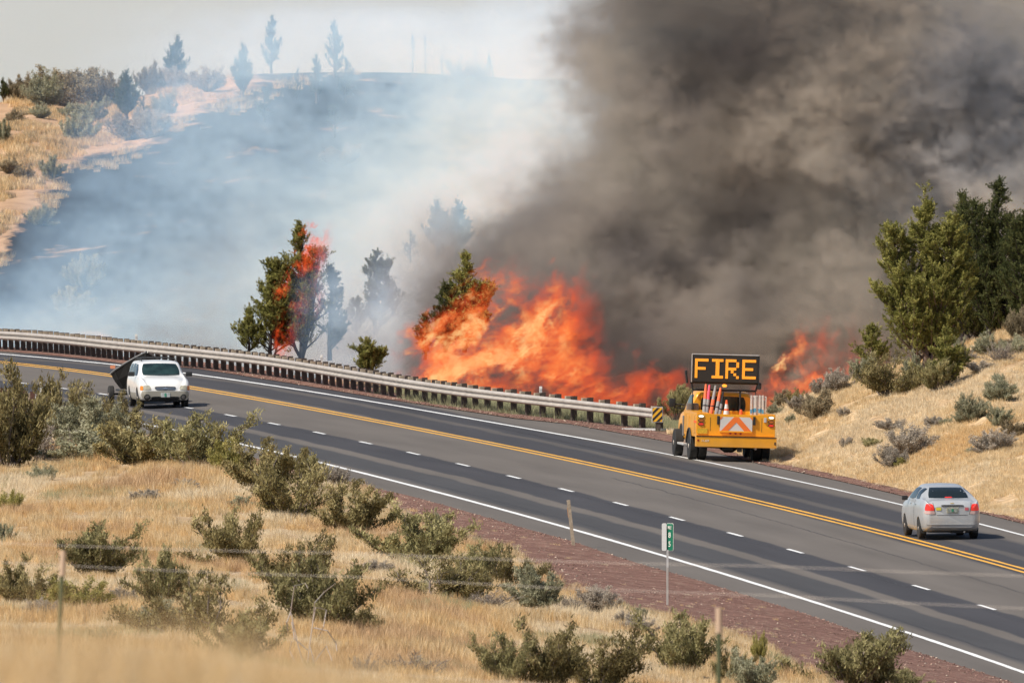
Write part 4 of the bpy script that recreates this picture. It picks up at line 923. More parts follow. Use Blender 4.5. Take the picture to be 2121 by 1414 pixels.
def put_shrub(base, wpx, hpx, kind, label, group):
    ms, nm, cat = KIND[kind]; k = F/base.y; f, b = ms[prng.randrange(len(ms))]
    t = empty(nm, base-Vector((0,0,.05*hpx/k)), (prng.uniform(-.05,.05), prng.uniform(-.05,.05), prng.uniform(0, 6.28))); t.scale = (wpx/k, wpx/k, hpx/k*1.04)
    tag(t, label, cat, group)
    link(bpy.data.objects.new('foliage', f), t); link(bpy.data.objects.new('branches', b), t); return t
def on_slope(px, py):
    lo_, hi_ = 0., 1.
    for _ in range(24):
        m = (lo_+hi_)/2
        if proj(slopeP(px, m))[1] > py: lo_ = m
        else: hi_ = m
    return slopeP(px, m)
def on_hill(px, py):
    lo_, hi_ = 0., 1.
    for _ in range(24):
        m = (lo_+hi_)/2
        if proj(hillP(px, m))[1] > py: lo_ = m
        else: hi_ = m
    return hillP(px, m)
NEARS = [
 (12,972,180,196,'B','tall olive bush cropped by the left edge beside the near guardrail end'),
 (118,905,95,120,'B','spindly olive bush in front of the striped marker at the left edge'),
 (158,880,80,85,'B','thin upright olive bush just left of the boat trailer wheel'),
 (243,905,84,82,'B','olive bush hiding the rear wheel of the white wagon'),
 (185,925,150,95,'S','pale sagebrush between two olive bushes left of the white wagon'),
 (75,960,130,80,'D','tangle of grey dry twigs under the tall bush at the left edge'),
 (225,958,190,66,'S','low pale sagebrush mound below the white wagon'),
 (300,972,175,104,'B','left half of the wide dark thicket below the white wagon'),
 (395,974,170,112,'G','right half of the wide dark thicket below the white wagon'),
 (545,1018,150,100,'B','olive bush overlapping the near edge line at its left end'),
 (470,985,80,70,'R','yellow green bush filling the gap at the right of the wide thicket'),
 (600,1078,175,135,'B','large olive bush at the left tip of the red cinder verge'),
 (640,995,70,66,'G','small sharp topped bush overlapping the white edge line'),
 (722,1108,165,112,'B','brownish olive bush on the edge of the red cinder, second from its tip'),
 (862,1172,185,122,'G','broad grey green bush standing against the middle of the red cinder'),
 (485,1175,150,122,'B','olive bush alone in the grass left of the two lobed bush'),
 (610,1235,150,130,'B','rear lobe of the big double bush in the middle of the grass'),
 (668,1312,200,165,'G','front lobe of the big double bush in the middle of the grass'),
 (740,1318,110,70,'B','low spreading arm on the right of the big double bush'),
 (188,1198,165,118,'G','dark round bush behind the left fence post'),
 (50,1262,125,108,'B','brown olive bush cropped by the left edge below the fence wires'),
 (150,1272,125,72,'R','yellow green rabbitbrush beside the left fence post'),
 (350,1265,120,135,'G','dark bush crowned by a spike under the lower fence wire'),
 (420,1335,170,150,'B','gnarled dark bush with open branches in the lower left'),
 (505,1375,145,105,'G','dark bush at the front of the lower left group'),
 (318,1325,115,80,'C','pale green sagebrush at the foot of the gnarled dark bush'),
 (205,1335,62,32,'C','small low pale sagebrush in blond grass at the lower left'),
 (88,1000,44,34,'C','tiny pale sagebrush in the grass under the tall left bush'),
 (20,1062,55,45,'R','small yellowish bush at the left edge above the fence wires'),
 (8,1130,40,52,'S','grey green sprig cropped by the left edge at the fence wires'),
 (915,1248,170,108,'B','olive bush in the row along the cinder edge, left of two lighter ones'),
 (985,1232,100,110,'G','middle bush of the row along the cinder edge'),
 (1045,1225,90,100,'B','narrow olive bush second from the right in the row along the cinder edge'),
 (1112,1262,105,92,'S','grey green bush at the right end of the row along the cinder edge'),
 (1238,1270,85,56,'Y','grey leafless bush spilling on to the red cinder'),
 (1120,1440,180,155,'B','left part of the large olive thicket at the bottom edge'),
 (1230,1440,185,140,'B','right part of the large olive thicket at the bottom edge'),
 (1050,1430,110,120,'G','green bush at the left end of the thicket on the bottom edge'),
 (1425,1402,155,140,'G','dark green bush below the mile marker'),
 (1515,1418,90,80,'B','olive bush around the right fence post'),
 (1560,1432,100,80,'S','pale sagebrush right of the right fence post'),
 (1572,1372,28,62,'R','thin orange tufted weed beside the right fence post'),
 (1785,1440,200,140,'P','feathery dark green bush at the lower right on the cinder edge'),
 (1870,1440,80,60,'P','small feathery green shoot right of the dark bush at the bottom edge'),
 (1292,1300,34,34,'Y','small round grey bush left of a paler one on the cinder edge'),
 (1325,1290,34,34,'S','small pale bush at the foot of the cinder below the mile marker'),
 (1318,1318,70,40,'Y','flat grey twiggy bush between the thicket and the mile marker'),
 (845,1412,150,62,'D','sprawling dead twigs in blond grass at the bottom edge'),
 (760,1412,70,60,'D','bare upright dead twigs left of the sprawling ones at the bottom'),
 (258,1262,50,44,'Y','small grey brown dry bush between the two dark bushes at the left'),
 (92,1290,60,50,'Y','grey dead bush left of the left fence post'),
 (1180,1268,60,40,'D','fallen dead branch at the edge of the cinder'),
 (1010,1262,120,40,'D','bleached twigs lying in front of the row of bushes'),
 (690,1010,60,40,'Y','low grey dry bush at the tip of the cinder verge'),
 (780,1190,50,30,'Y','small dry tuft below the grey green bush on the cinder edge'),
 (560,1000,60,60,'G','green sprig behind the olive bush on the edge line'),
 (500,1060,60,34,'S','low pale sage in grass between the thicket and the large olive bush'),
 (380,1020,50,26,'Y','low lilac grey tuft in the grass under the wide thicket'),
 (300,1040,60,26,'Y','faded grey patch of twigs in the grass left of centre'),
 (800,1345,60,22,'C','low pale patch of sage right of the big double bush'),
 (960,1350,46,20,'C','tiny pale sage patch in the open grass at the bottom'),
 (430,1150,44,30,'C','pale green sprig left of the lone olive bush'),
 (905,1120,50,60,'S','pale sprig on top of the broad grey green bush'),
]
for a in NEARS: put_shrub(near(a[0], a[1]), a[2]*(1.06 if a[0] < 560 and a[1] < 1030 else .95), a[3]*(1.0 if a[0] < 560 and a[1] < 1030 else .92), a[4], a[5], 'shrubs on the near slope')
SLOPES = [
 (1840,818,125,95,'B','big dark brown green bush at the foot of the tall juniper'),
 (1935,812,95,75,'P','green bush right of the dark one below the tall juniper'),
 (1893,800,60,70,'S','pale sagebrush squeezed between the two dark bushes below the juniper'),
 (1785,790,62,56,'S','pale green sagebrush on the slope crest left of the juniper'),
 (1732,812,62,50,'Y','brown twiggy bush on the crest right of the flames'),
 (1700,818,50,38,'Y','grey bush on the crest in front of the flames'),
 (1645,838,44,36,'B','dark round bush on the crest just right of the warning sign'),
 (1617,842,46,36,'W','brownish bush on the crest behind the orange truck'),
 (1604,860,34,26,'C','small bright green bush beside the right side of the orange truck'),
 (1692,868,80,62,'W','grey green sagebrush on the slope right of the orange truck'),
 (1660,852,60,34,'Y','pale grey bush between the truck and the larger sagebrush'),
 (1637,878,22,22,'C','tiny green tuft on the slope right of the truck'),
 (1985,760,42,66,'S','upright pale sagebrush right of the tall juniper'),
 (2045,735,64,46,'C','rounded pale sagebrush on the crest left of the corner bush'),
 (2110,700,60,62,'W','sagebrush on the crest at the right edge'),
 (2105,735,56,40,'C','sagebrush on the slope under the crest at the right edge'),
 (2072,752,74,48,'D','dark twiggy bush on the slope near the right edge'),
 (2005,752,36,24,'Y','tiny grey bush below the upright sagebrush'),
 (2030,768,56,22,'Y','low grey twigs under the crest bushes'),
 (2068,832,70,54,'C','fan shaped green sagebrush in the middle of the right slope'),
 (2015,870,66,56,'C','upper right of the pair of leaning sage bushes on the slope'),
 (1990,875,34,26,'C','little sage bush at the left foot of the leaning pair'),
 (2072,882,54,46,'S','green grey sagebrush below the fan shaped one'),
 (2066,790,22,18,'C','tiny sage tuft above the fan shaped bush'),
 (1884,945,110,66,'Y','wide lilac grey bush on the lower slope above the silver car'),
 (1852,970,66,46,'Y','pale grey clump below left of the wide lilac grey bush'),
 (1868,968,34,22,'R','small bright green tuft at the foot of the grey clump'),
 (1752,928,28,24,'Y','small pale round bush on the lower slope'),
 (1800,930,40,26,'P','thin green weed between the small pale bush and the wide grey one'),
 (1962,882,30,18,'C','faint green tuft left of the leaning pair of bushes'),
 (1845,892,64,26,'Y','low grey mat in the middle of the slope'),
 (1935,885,46,24,'Y','low grey mat right of the larger mat on the slope'),
 (2060,935,80,46,'Y','grey faded bush on the slope near the right edge'),
 (2100,905,60,36,'W','dry sage at the right edge halfway up the slope'),
 (2009,940,20,16,'C','tiny green tuft above the roof of the silver car'),
 (1748,862,24,20,'Y','tiny dry tuft in the grass right of the sagebrush'),
]
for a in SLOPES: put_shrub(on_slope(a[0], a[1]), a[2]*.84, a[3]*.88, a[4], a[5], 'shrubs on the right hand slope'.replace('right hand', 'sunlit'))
HILLS = [
 (120,196,125,52,'W','tallest rounded sagebrush on the left hilltop'),
 (160,222,110,62,'W','broad sagebrush in front of the tallest one on the hilltop'),
 (92,222,70,56,'C','pale sagebrush at the left of the hilltop clump'),
 (45,208,48,42,'W','brown sagebrush near the left end of the hilltop'),
 (28,204,30,30,'W','small bush at the far left end of the hilltop'),
 (200,222,90,56,'W','brown sagebrush right of the hilltop clump'),
 (228,192,52,34,'W','small sagebrush under the faint pointed tree'),
 (156,180,30,34,'W','round topped little bush on a stem on the hilltop skyline'),
 (250,170,30,34,'W','brown bush on the skyline left of the dark green tree'),
 (308,185,46,52,'W','dry brown bush right of the dark green hilltop tree'),
 (335,188,60,36,'Y','greyish bush in thin smoke on the skyline'),
 (372,186,60,36,'Y','smoke veiled bush under the bushy hilltop tree'),
 (340,240,46,40,'S','sagebrush in the smoke right of the dark green tree'),
 (150,246,46,24,'C','low sagebrush on the tan bank under the hilltop clump'),
 (186,255,60,40,'S','greenish sagebrush left of the dark green hilltop tree'),
 (165,295,60,50,'S','grey green bush on the tan bank at the edge of the burn'),
 (84,245,36,24,'C','small bush on the tan bank, upper left'),
 (30,258,34,24,'W','small bush on the tan bank near the left edge'),
 (6,295,30,40,'S','bush at the left edge on the tan bank'),
 (270,290,80,50,'Y','pale grey bush in thin smoke at the burn edge'),
 (320,285,60,44,'Y','pale grey bush right of its twin in thin smoke'),
 (82,467,50,34,'C','lone pale sagebrush left unburnt on the charred slope'),
 (105,372,50,40,'S','scorched sagebrush on the charred slope below the bank'),
 (18,360,40,26,'W','brown bush on the bank at the left edge of the burn'),
 (50,372,36,22,'W','low brown bush next to the charred bank'),
 (430,190,60,40,'Y','faint twiggy bush on the smoky skyline'),
 (950,170,60,42,'D','faint leafless bush on the smoky skyline right of centre'),
 (990,168,50,36,'D','faint leafless bush left of the tripod shaped snag'),
 (705,345,70,36,'Y','ghostly grey bush inside the pale smoke'),
 (180,600,60,60,'S','ghostly sagebrush in the smoke above the guardrail'),
 (150,655,70,50,'S','barely visible bush in the smoke low on the left'),
]
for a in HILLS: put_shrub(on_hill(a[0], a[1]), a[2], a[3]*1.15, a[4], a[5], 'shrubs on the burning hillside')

# --- junipers
def juniper_meshes(seed, h, w_, lm, bark, leaders=1, lpm=260, prof_=None, sparse=0., leaf=.075, side=None, stems=1):
    """tapered trunk, limbs and a crown of ascending plumes; real size"""
    w_ = w_*1.42; rng = np.random.default_rng(seed); prof_ = prof_ or [(0,.62),(.12,.9),(.3,1),(.5,.82),(.7,.55),(.87,.28),(1,.04)]
    P_ = []; C = []; A = []; T = []
    tops = [(0, 0, 1.)]
    for i in range(leaders-1): a = rng.uniform(0, 6.28) if leaders > 4 else i*math.pi+rng.uniform(-.4, .4); tops.append((math.cos(a)*w_*rng.uniform(.16,.3), math.sin(a)*w_*.2, rng.uniform(.68, .88)))
    def spray(a_, m_, e_, dr, L_, ns_, nleaf, sl):
        tb = rng.uniform(.22, 1.0, ns_); n1 = max(4, nleaf//ns_)
        for t1 in tb:
            p0 = a_+(m_-a_)*(t1*2) if t1 < .5 else m_+(e_-m_)*((t1-.5)*2); d = rng.normal(0, .55, 3)+dr*.35+np.array([0,0,.95]); d /= np.linalg.norm(d); l = sl*rng.uniform(.5, 1.3)*(1.25-.45*t1)
            P_.append(([p0, p0+d*l*.6], (.006, .002))); t_ = rng.uniform(0, 1, n1)**.8; v = rng.normal(0, 1, (n1,3)); v /= np.linalg.norm(v, axis=1)[:,None]
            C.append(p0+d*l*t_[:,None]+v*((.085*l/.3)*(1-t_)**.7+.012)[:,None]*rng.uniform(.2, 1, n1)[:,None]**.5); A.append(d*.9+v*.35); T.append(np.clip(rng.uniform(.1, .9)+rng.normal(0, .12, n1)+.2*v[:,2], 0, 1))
    for (tx, ty, th) in tops:
        pts = [np.array([0,0,0.])]; 
        for k in range(1, 9):
            u = k/8; pts.append(np.array([tx*u**.6+rng.normal(0,.015*w_), ty*u**.6+rng.normal(0,.015*w_), h*th*u*.97]))
        P_.append((pts, (.045*h**.5*(1.1 if th == 1 else .7), .008)))
        npl = int(30*h/leaders**.45*(1-sparse))
        for q in range(npl):
            u = rng.uniform(.06, 1)**.85; cu = np.array([np.interp(u*8, range(9), [p[j] for p in pts]) for j in range(3)])
            Rr = w_/2*np.interp(u*th, [a for a, b in prof_], [b for a, b in prof_])/(leaders**.30)
            az = rng.uniform(0, 6.28); dr = np.array([math.cos(az), math.sin(az), 0])
            if side is not None and rng.uniform() < .75: dr[0] = side*abs(dr[0])
            rr = Rr*rng.uniform(.35, 1.05); e = cu+dr*rr+np.array([0,0,(.35+.5*(1-u))*rr*.9+.10*h*(rng.uniform(.3,1))*(1-.5*u)])
            e[2] = min(e[2], h*th*1.0)
            mid = cu*.45+e*.55+np.array([0,0,-.12*rr]); mid2 = cu*.1+e*.9+np.array([0,0,-.10*rr])
            P_.append(([cu, mid, e], (.016*h**.5*(1.2-u), .004)))
            # sprays: short tapering branchlets along the outer limb, each a narrow cone of scale leaves
            L_ = np.linalg.norm(e-cu)+.15; spray(cu, mid, e, dr, L_, int(3+9*L_), int(lpm*L_*rng.uniform(.6, 1.2)), .20+.10*h/5)
        c0, c1 = pts[6], pts[8]; spray(c0, pts[7], c1, np.zeros(3), np.linalg.norm(c1-c0), 12, int(lpm*.8), .20*h/4)
    C = np.concatenate(C); A = np.concatenate(A); T = np.concatenate(T); C[:,2] = np.maximum(C[:,2], .03)
    V, Fc, T = leaves_np(C, A, leaf, leaf*.22, rng, T); BV, BF = tubes_np(P_, 5)
    return mesh_np('crown', V, Fc, lm, tone=T), mesh_np('trunk', BV, BF, bark)
def put_tree(name, base, ms, label, group=None, scale=(1,1,1), rz=0, lean=0, cat='tree'):
    t = empty(name, base-Vector((0,0,.08)), (0, lean, rz)); t.scale = scale; tag(t, label, cat, group)
    link(bpy.data.objects.new('crown', ms[0]), t); link(bpy.data.objects.new('trunk', ms[1]), t); return t
def real(px, py0, py1, D, wpx): k = F/D; return (py1-py0)/k, wpx/k
# right hand group
b = on_slope(1915, 775); k = F/b.y
ms = juniper_meshes(201, 390/k, 178/k, MB_jun, M_bark, leaders=4, lpm=620, prof_=[(0,.8),(.1,1.05),(.3,1.05),(.5,.85),(.7,.5),(.85,.22),(1,.03)], leaf=.06)
put_tree('juniper_tree', b, ms, 'tall sunlit green juniper on the crest of the slope above the silver car')
b = on_slope(1806, 770); ms = juniper_meshes(202, 100/k, 62/k, MB_jun, M_bark, lpm=520, leaf=.055)
put_tree('juniper_tree', b, ms, 'small green juniper at the left foot of the tall sunlit one')
b = on_slope(1958, 800); ms = juniper_meshes(203, 120/k, 70/k, MB_jun, M_bark, leaders=2, lpm=520, leaf=.055)
put_tree('juniper_tree', b, ms, 'bright green young juniper at the right foot of the tall sunlit one')
for (px, y0, y1, w_, D, sd_, lab) in ((2062,372,720,150,905,211,'dark juniper with a forked top behind the tall sunlit one'), (1992,400,700,60,912,212,'narrow dark juniper between the sunlit one and the forked one'),
                                     (2140,400,720,120,900,213,'dark juniper cut off by the right edge behind the slope'), (2020,540,720,110,915,214,'low dark juniper filling the gap behind the sunlit one')):
    hh_, ww_ = real(px, y0, y1, D, w_); ms = juniper_meshes(sd_, hh_, ww_, MB_jund, M_dkbark, leaders=3 if w_ > 100 else 1, lpm=420, leaf=.06)
    put_tree('juniper_tree', at(px, y1, D), ms, lab, 'dark junipers behind the slope')
# burning group behind the guardrail
D = 1006; k = F/D
for (px, y0, y1, w_, sd_, le, kw, lab) in (
    (560,572,742,120,221,2,{}, 'low full green juniper left of the burning tall one'),
    (515,640,735,55,222,1,{}, 'smallest green juniper at the left of the burning group'),
    (625,462,742,128,223,3,dict(side=-1), 'tall green juniper with flames along its right side'),
    (683,545,742,66,224,1,dict(sparse=.35, side=1), 'smoke veiled half burnt juniper right of the tall green one'),
    (778,515,690,80,225,2,dict(sparse=.3), 'thin juniper in blue smoke between the two fires'),
    (738,615,690,50,226,1,dict(sparse=.3), 'small faint juniper left of the thin one in blue smoke')):
    dd_ = D+(26 if px > 700 else 0); k = F/dd_; hh_, ww_ = (y1-y0)/k, w_/k
    ms = juniper_meshes(sd_, hh_, ww_, MB_jund if px in (683,778,738) else MB_jun, M_dkbark, leaders=le, lpm=400, leaf=.065, **kw)
    put_tree('juniper_tree', at(px, y1, dd_), ms, lab)
D = 959.8; k = F/D
for (px, y0, y1, w_, sd_, le, m_, lab) in ((962,526,725,84,231,2,MB_jun,'green juniper at the upper left edge of the big flames'), (922,585,725,70,232,2,MB_jund,'dark juniper left of the green one at the edge of the big flames'),
                                      (880,650,740,32,233,1,MB_jund,'narrow dark juniper at the left end of the big flames')):
    ms = juniper_meshes(sd_, (y1-y0)/k, w_/k, m_, M_dkbark, leaders=le, lpm=420, leaf=.06); put_tree('juniper_tree', at(px, y1, D), ms, lab)
ms = juniper_meshes(234, 72/60., 62/60., MB_jun, M_bark, leaders=4, lpm=700, prof_=[(0,.8),(.3,1),(.7,.9),(1,.5)], leaf=.055)
put_tree('juniper_tree', at(763, 775, 960), ms, 'young bushy juniper just behind the guardrail left of the big flames')
put_shrub(at(1400, 866, 905), 50, 66, 'P', 'slender green bush behind the marker board left of the orange truck', 'shrubs on the sunlit slope')
# hillside trees in smoke
hm = [juniper_meshes(241, 2.1, 1.2, MB_jund, M_bark, leaders=2, lpm=420, leaf=.05), juniper_meshes(242, 2.4, .9, MB_jund, M_bark, leaders=1, lpm=380, leaf=.05, sparse=.3),
      juniper_meshes(243, 2.2, 1.1, MB_jund, M_dkbark, leaders=1, lpm=230, leaf=.05, sparse=.6), juniper_meshes(244, 2.6, .9, MB_char, M_dkbark, leaders=1, lpm=60, leaf=.06, sparse=.7)]
HT = [(6,150,202,30,0,'dark tree cut by the left edge on the hilltop'), (199,110,178,30,1,'small faint pointed tree on the left skyline'), (368,60,166,62,0,'bushy tree standing out against the sky on the left hilltop'),
      (262,146,252,80,0,'dark green tree on the hillside at the edge of the burn'), (298,196,250,44,2,'thin lower tree right of the dark green one at the burn edge'),
      (503,92,206,60,0,'ragged tree half lost in smoke on the skyline'), (547,180,252,56,2,'smoke veiled tree below the ragged one'), (563,35,153,46,1,'faint slender twisted tree high on the smoky skyline'),
      (692,45,160,44,1,'tallest slender tree on the smoky skyline'), (655,115,215,38,1,'thin dark tree left of the tallest one on the skyline'), (716,118,214,62,2,'broad ghostly tree right of the tallest one on the skyline'),
      (693,215,285,64,2,'bare branched tree on the smoky hillside below the skyline trees'), (617,140,205,26,2,'very faint small tree left of the thin dark one'),
      (855,68,152,18,3,'left of two ghostly burnt spires on the skyline'), (881,68,152,12,3,'right of two ghostly burnt spires on the skyline'),
      (905,385,500,84,0,'left of two big ghost trees in the thick pale smoke'), (948,385,505,90,0,'right of two big ghost trees in the thick pale smoke'), (850,445,510,50,2,'small ghost tree left of the two big ones in smoke'),
      (985,96,160,10,3,'thin burnt pole left of the tripod shaped snag'), (915,110,154,16,3,'stubby burnt snag on the smoky skyline')]
hp = {0: (2.1, 1.2), 1: (2.4, .9), 2: (2.2, 1.1), 3: (2.6, .9)}
for i, (px, y0, y1, w_, q, lab) in enumerate(HT):
    b = on_hill(px, y1); 
    if px in (905, 948, 850): b = at(px, y1+30, 1075)
    k = F/b.y; sz_ = (y1-y0)/k/hp[q][0]; sw = w_/k/hp[q][1]; put_tree('juniper_tree', b, hm[q], lab, 'trees on the smoky hillside', (sw*.74, sw*.74, sz_), i*1.7)
# burnt poles and the three legged snag
b = on_hill(1013, 160); k = F/b.y; t = empty('dead_snag', b); tag(t, 'three legged burnt snag leaning together on the smoky skyline', 'snag')
for dx, dy in ((-7,0),(1,.3),(10,.6)): MB().tube([(dx/k, dy, -.1), (0, 0, 46/k), (.2/k, 0, 55/k)], [.05,.035,.02], 5).build('pole', M_dkbark, t)
# pale twisted dead branches in front of the double bush
b = near(640, 1392); k = F/b.y; t = empty('dead_shrub', b); tag(t, 'tall bare bleached twisted branches in front of the big double bush', 'dead shrub')
for pts in ([(-5,0),(-22,-60),(-38,-130),(-30,-185),(-8,-190),(-2,-180)], [(-5,0),(0,-50),(8,-110),(12,-150),(30,-170),(55,-190)], [(8,-110),(14,-140),(36,-135),(30,-100),(20,-80)], [(0,-50),(-30,-75),(-36,-110)],
            [(-5,0),(20,-40),(36,-60),(48,-30)], [(10,-98),(38,-92),(56,-66),(58,-50)], [(-5,0),(-25,-20),(-40,-50),(-36,-70)], [(-4,-6),(10,-30),(2,-60)], [(-38,-130),(-46,-110),(-44,-90)]):
    MB().tube([(x/k, .06*i*(-1)**i, -y/k-.05) for i, (x, y) in enumerate(pts)], [.016*(1-.13*i) for i in range(len(pts))], 5).build('branch', M_bone, t, True)

# ------------------------------------------------------------------ dry grass
def grass_proto(name, seed, h, spread, nb, wb, m):
    rng = np.random.default_rng(seed); r = spread*rng.uniform(0, 1, nb)**.6; a = rng.uniform(0, 6.28, nb); B = np.stack([r*np.cos(a), r*np.sin(a), 0*r-.03], 1)
    hh_ = h*rng.uniform(.45, 1.1, nb); le = rng.normal(0, .28, (nb,2))*hh_[:,None]; Tp = B+np.concatenate([le, hh_[:,None]], 1); mid = (B+Tp)/2+np.concatenate([-le*.12, 0*hh_[:,None]], 1)
    s_ = rng.normal(0, 1, (nb,3)); s_[:,2] = 0; s_ /= np.linalg.norm(s_, axis=1)[:,None]; s_ *= wb
    V = np.stack([B-s_, B+s_, mid+s_*.8, mid-s_*.8, Tp], 1).reshape(-1, 3); i = np.arange(nb)*5
    Fc = np.concatenate([np.stack([i, i+1, i+2], 1), np.stack([i, i+2, i+3], 1), np.stack([i+3, i+2, i+4], 1)]); tone = np.repeat(np.clip(rng.uniform(0, 1, nb), 0, 1), 5)
    me = mesh_np(name, V, Fc, m, tone=tone); return bpy.data.objects.new(name, me)      # not linked: only a source for the tufts
MG = leafmat('dry_grass_blades', (.50,.34,.17), (.76,.58,.33), (.88,.74,.50), .17, .3)
MG2 = leafmat('golden_grass_blades', (.52,.31,.13), (.76,.53,.26), (.86,.66,.38), .15, .3)
MG3 = leafmat('faded_green_grass', (.24,.25,.14), (.38,.38,.22), (.54,.50,.30), .15, .3)
def scatter(name, pts, scl, protos, label, seed=0, bands=False):
    n = len(pts); rng = np.random.default_rng(seed)
    me = bpy.data.meshes.new(name); me.vertices.add(n); me.vertices.foreach_set('co', np.asarray(pts, np.float32).ravel())
    for nm, v in (('sc', scl), ('rz', rng.uniform(0, 6.28, n))): a = me.attributes.new(nm, 'FLOAT', 'POINT'); a.data.foreach_set('value', np.asarray(v, np.float32))
    pick = me.attributes.new('pick', 'INT', 'POINT'); pk = rng.integers(0, len(protos), n)
    if bands: q_ = nval(np.asarray(pts), (.22,.05), 31)+rng.normal(0, .10, n); pk = np.clip(((q_+.45)/.9*len(protos)).astype(int), 0, len(protos)-1)
    pick.data.foreach_set('value', pk.astype(np.int32))
    ob = bpy.data.objects.new(name, me); link(ob); tag(ob, label); ob['kind'] = 'stuff'
    g = bpy.data.node_groups.new(name, 'GeometryNodeTree'); N = g.nodes.new; L = g.links.new
    g.interface.new_socket('Geometry', in_out='INPUT', socket_type='NodeSocketGeometry'); g.interface.new_socket('Geometry', in_out='OUTPUT', socket_type='NodeSocketGeometry')
    gi, go = N('NodeGroupInput'), N('NodeGroupOutput'); gj = N('GeometryNodeGeometryToInstance')
    for p in protos: oi = N('GeometryNodeObjectInfo'); oi.inputs['Object'].default_value = p; oi.inputs['As Instance'].default_value = True; L(oi.outputs['Geometry'], gj.inputs[0])
    # join as separate instances so that one can be picked
    jn = N('GeometryNodeJoinGeometry')
    g.nodes.remove(gj)
    for p in reversed(protos): oi = N('GeometryNodeObjectInfo'); oi.inputs['Object'].default_value = p; oi.inputs['As Instance'].default_value = True; L(oi.outputs['Geometry'], jn.inputs[0])
    ip = N('GeometryNodeInstanceOnPoints'); ip.inputs['Pick Instance'].default_value = True
    na = {}
    for nm, ty in (('sc', 'FLOAT'), ('rz', 'FLOAT'), ('pick', 'INT')): a = N('GeometryNodeInputNamedAttribute'); a.data_type = ty; a.inputs[0].default_value = nm; na[nm] = a
    cx_ = N('ShaderNodeCombineXYZ'); L(na['rz'].outputs[0], cx_.inputs[2]); er = N('FunctionNodeEulerToRotation'); L(cx_.outputs[0], er.inputs[0])
    L(gi.outputs[0], ip.inputs['Points']); L(jn.outputs[0], ip.inputs['Instance']); L(na['pick'].outputs[0], ip.inputs['Instance Index']); L(er.outputs[0], ip.inputs['Rotation']); L(na['sc'].outputs[0], ip.inputs['Scale'])
    L(ip.outputs[0], go.inputs[0]); md = ob.modifiers.new('scatter', 'NODES'); md.node_group = g
    for m_ in {p.data.materials[0] for p in protos}: me.materials.append(m_)
    return ob
def sample_grid(Gp, dens, seed, keep=None, zoff=0):
    rng = np.random.default_rng(seed); Gp = np.array([[tuple(p) for p in r] for r in Gp], float); a, b, c, d = Gp[:-1,:-1], Gp[1:,:-1], Gp[1:,1:], Gp[:-1,1:]
    ar = .5*np.linalg.norm(np.cross(c-a, d-b), axis=-1); cen = (a+b+c+d)/4
    dn = dens(cen) if callable(dens) else dens; n = rng.poisson(ar*dn).ravel(); idx = np.repeat(np.arange(ar.size), n)
    u, v = rng.uniform(0,1,len(idx))[:,None], rng.uniform(0,1,len(idx))[:,None]; A_, B_, C_, D_ = (q.reshape(-1,3)[idx] for q in (a,b,c,d))
    P_ = (A_*(1-u)+B_*u)*(1-v)+(D_*(1-u)+C_*u)*v
    if keep is not None: P_ = P_[keep(P_)]
    return P_
def nval(P_, s=(.25,.06), o=0): return np.array([mnoise.noise(Vector((p[0]*s[0], p[1]*s[1], o))) for p in P_])
def inview(P_, mg=120):
    X = CX+F*P_[:,0]/P_[:,1]; Y_ = YH+F*(ZC-P_[:,2])/P_[:,1]; return (X > -mg) & (X < 2121+mg) & (Y_ > -mg) & (Y_ < 1414+mg+60)
MG4 = leafmat('pale_straw_blades', (.60,.46,.28), (.82,.68,.46), (.9,.8,.6), .15, .3); MG5 = leafmat('rusty_weed_blades', (.38,.23,.12), (.58,.39,.22), (.74,.55,.34), .2, .2)
ga = [grass_proto('tuft', 310, .42, .16, 45, .0045, MG5), grass_proto('tuft', 311, .34, .22, 70, .0045, MG2), grass_proto('tuft', 312, .36, .2, 60, .0045, MG2), grass_proto('tuft', 300, .34, .22, 70, .0045, MG), grass_proto('tuft', 301, .24, .25, 80, .0045, MG), grass_proto('tuft', 302, .2, .25, 80, .0045, MG4), grass_proto('tuft', 303, .3, .2, 60, .0045, MG4)]
gb = [grass_proto('tuft', 320+i, .30, .22, 60, .005, MG3) for i in range(3)]
Gn = [r[:] for r in NEARP]
P_ = sample_grid(Gn, lambda c: np.where(c[...,1] > 470, 5.0, np.where(c[...,1] > 200, .8, 0)), 1, inview); nv = nval(P_); nv2 = nval(P_, (1.2,.25), 5)
ke = nv2 > -.12; P_, nv = P_[ke], nv[ke]; rg = np.random.default_rng(2)
scatter('dry_grass', P_, rg.uniform(.55, 1.15, len(P_))*(1+.7*nv), ga, 'blond dry grass covering the near slope between the shrubs', 3, True)
gq = nval(P_, (.3,.05), 9) > .28; Q = P_[gq]+np.array([.1,.3,0]); scatter('green_grass', Q[::2], rg.uniform(.6, 1.1, len(Q[::2])), gb, 'faded green weeds mixed in the blond grass of the near slope', 4)
def slope_grid(): return [[slopeP(px, t) for t in np.linspace(.01, 1, 40)] for px in np.arange(1390, 2400, 22.)]
SG = slope_grid(); P_ = sample_grid(SG, 24., 5, inview); n2 = nval(P_, (1.0,.3), 2); P_ = P_[n2 > -.36]
gs = [grass_proto('tuft', 345, .22, .14, 50, .0045, MG2), grass_proto('tuft', 340, .17, .16, 60, .0045, MG), grass_proto('tuft', 341, .2, .16, 60, .0045, MG), grass_proto('tuft', 342, .15, .16, 60, .0045, MG4), grass_proto('tuft', 343, .17, .16, 60, .0045, MG4)]
scatter('dry_grass', P_, rg.uniform(.5, 1.2, len(P_)), gs, 'short dry grass on the cut slope beyond the road', 6, True)
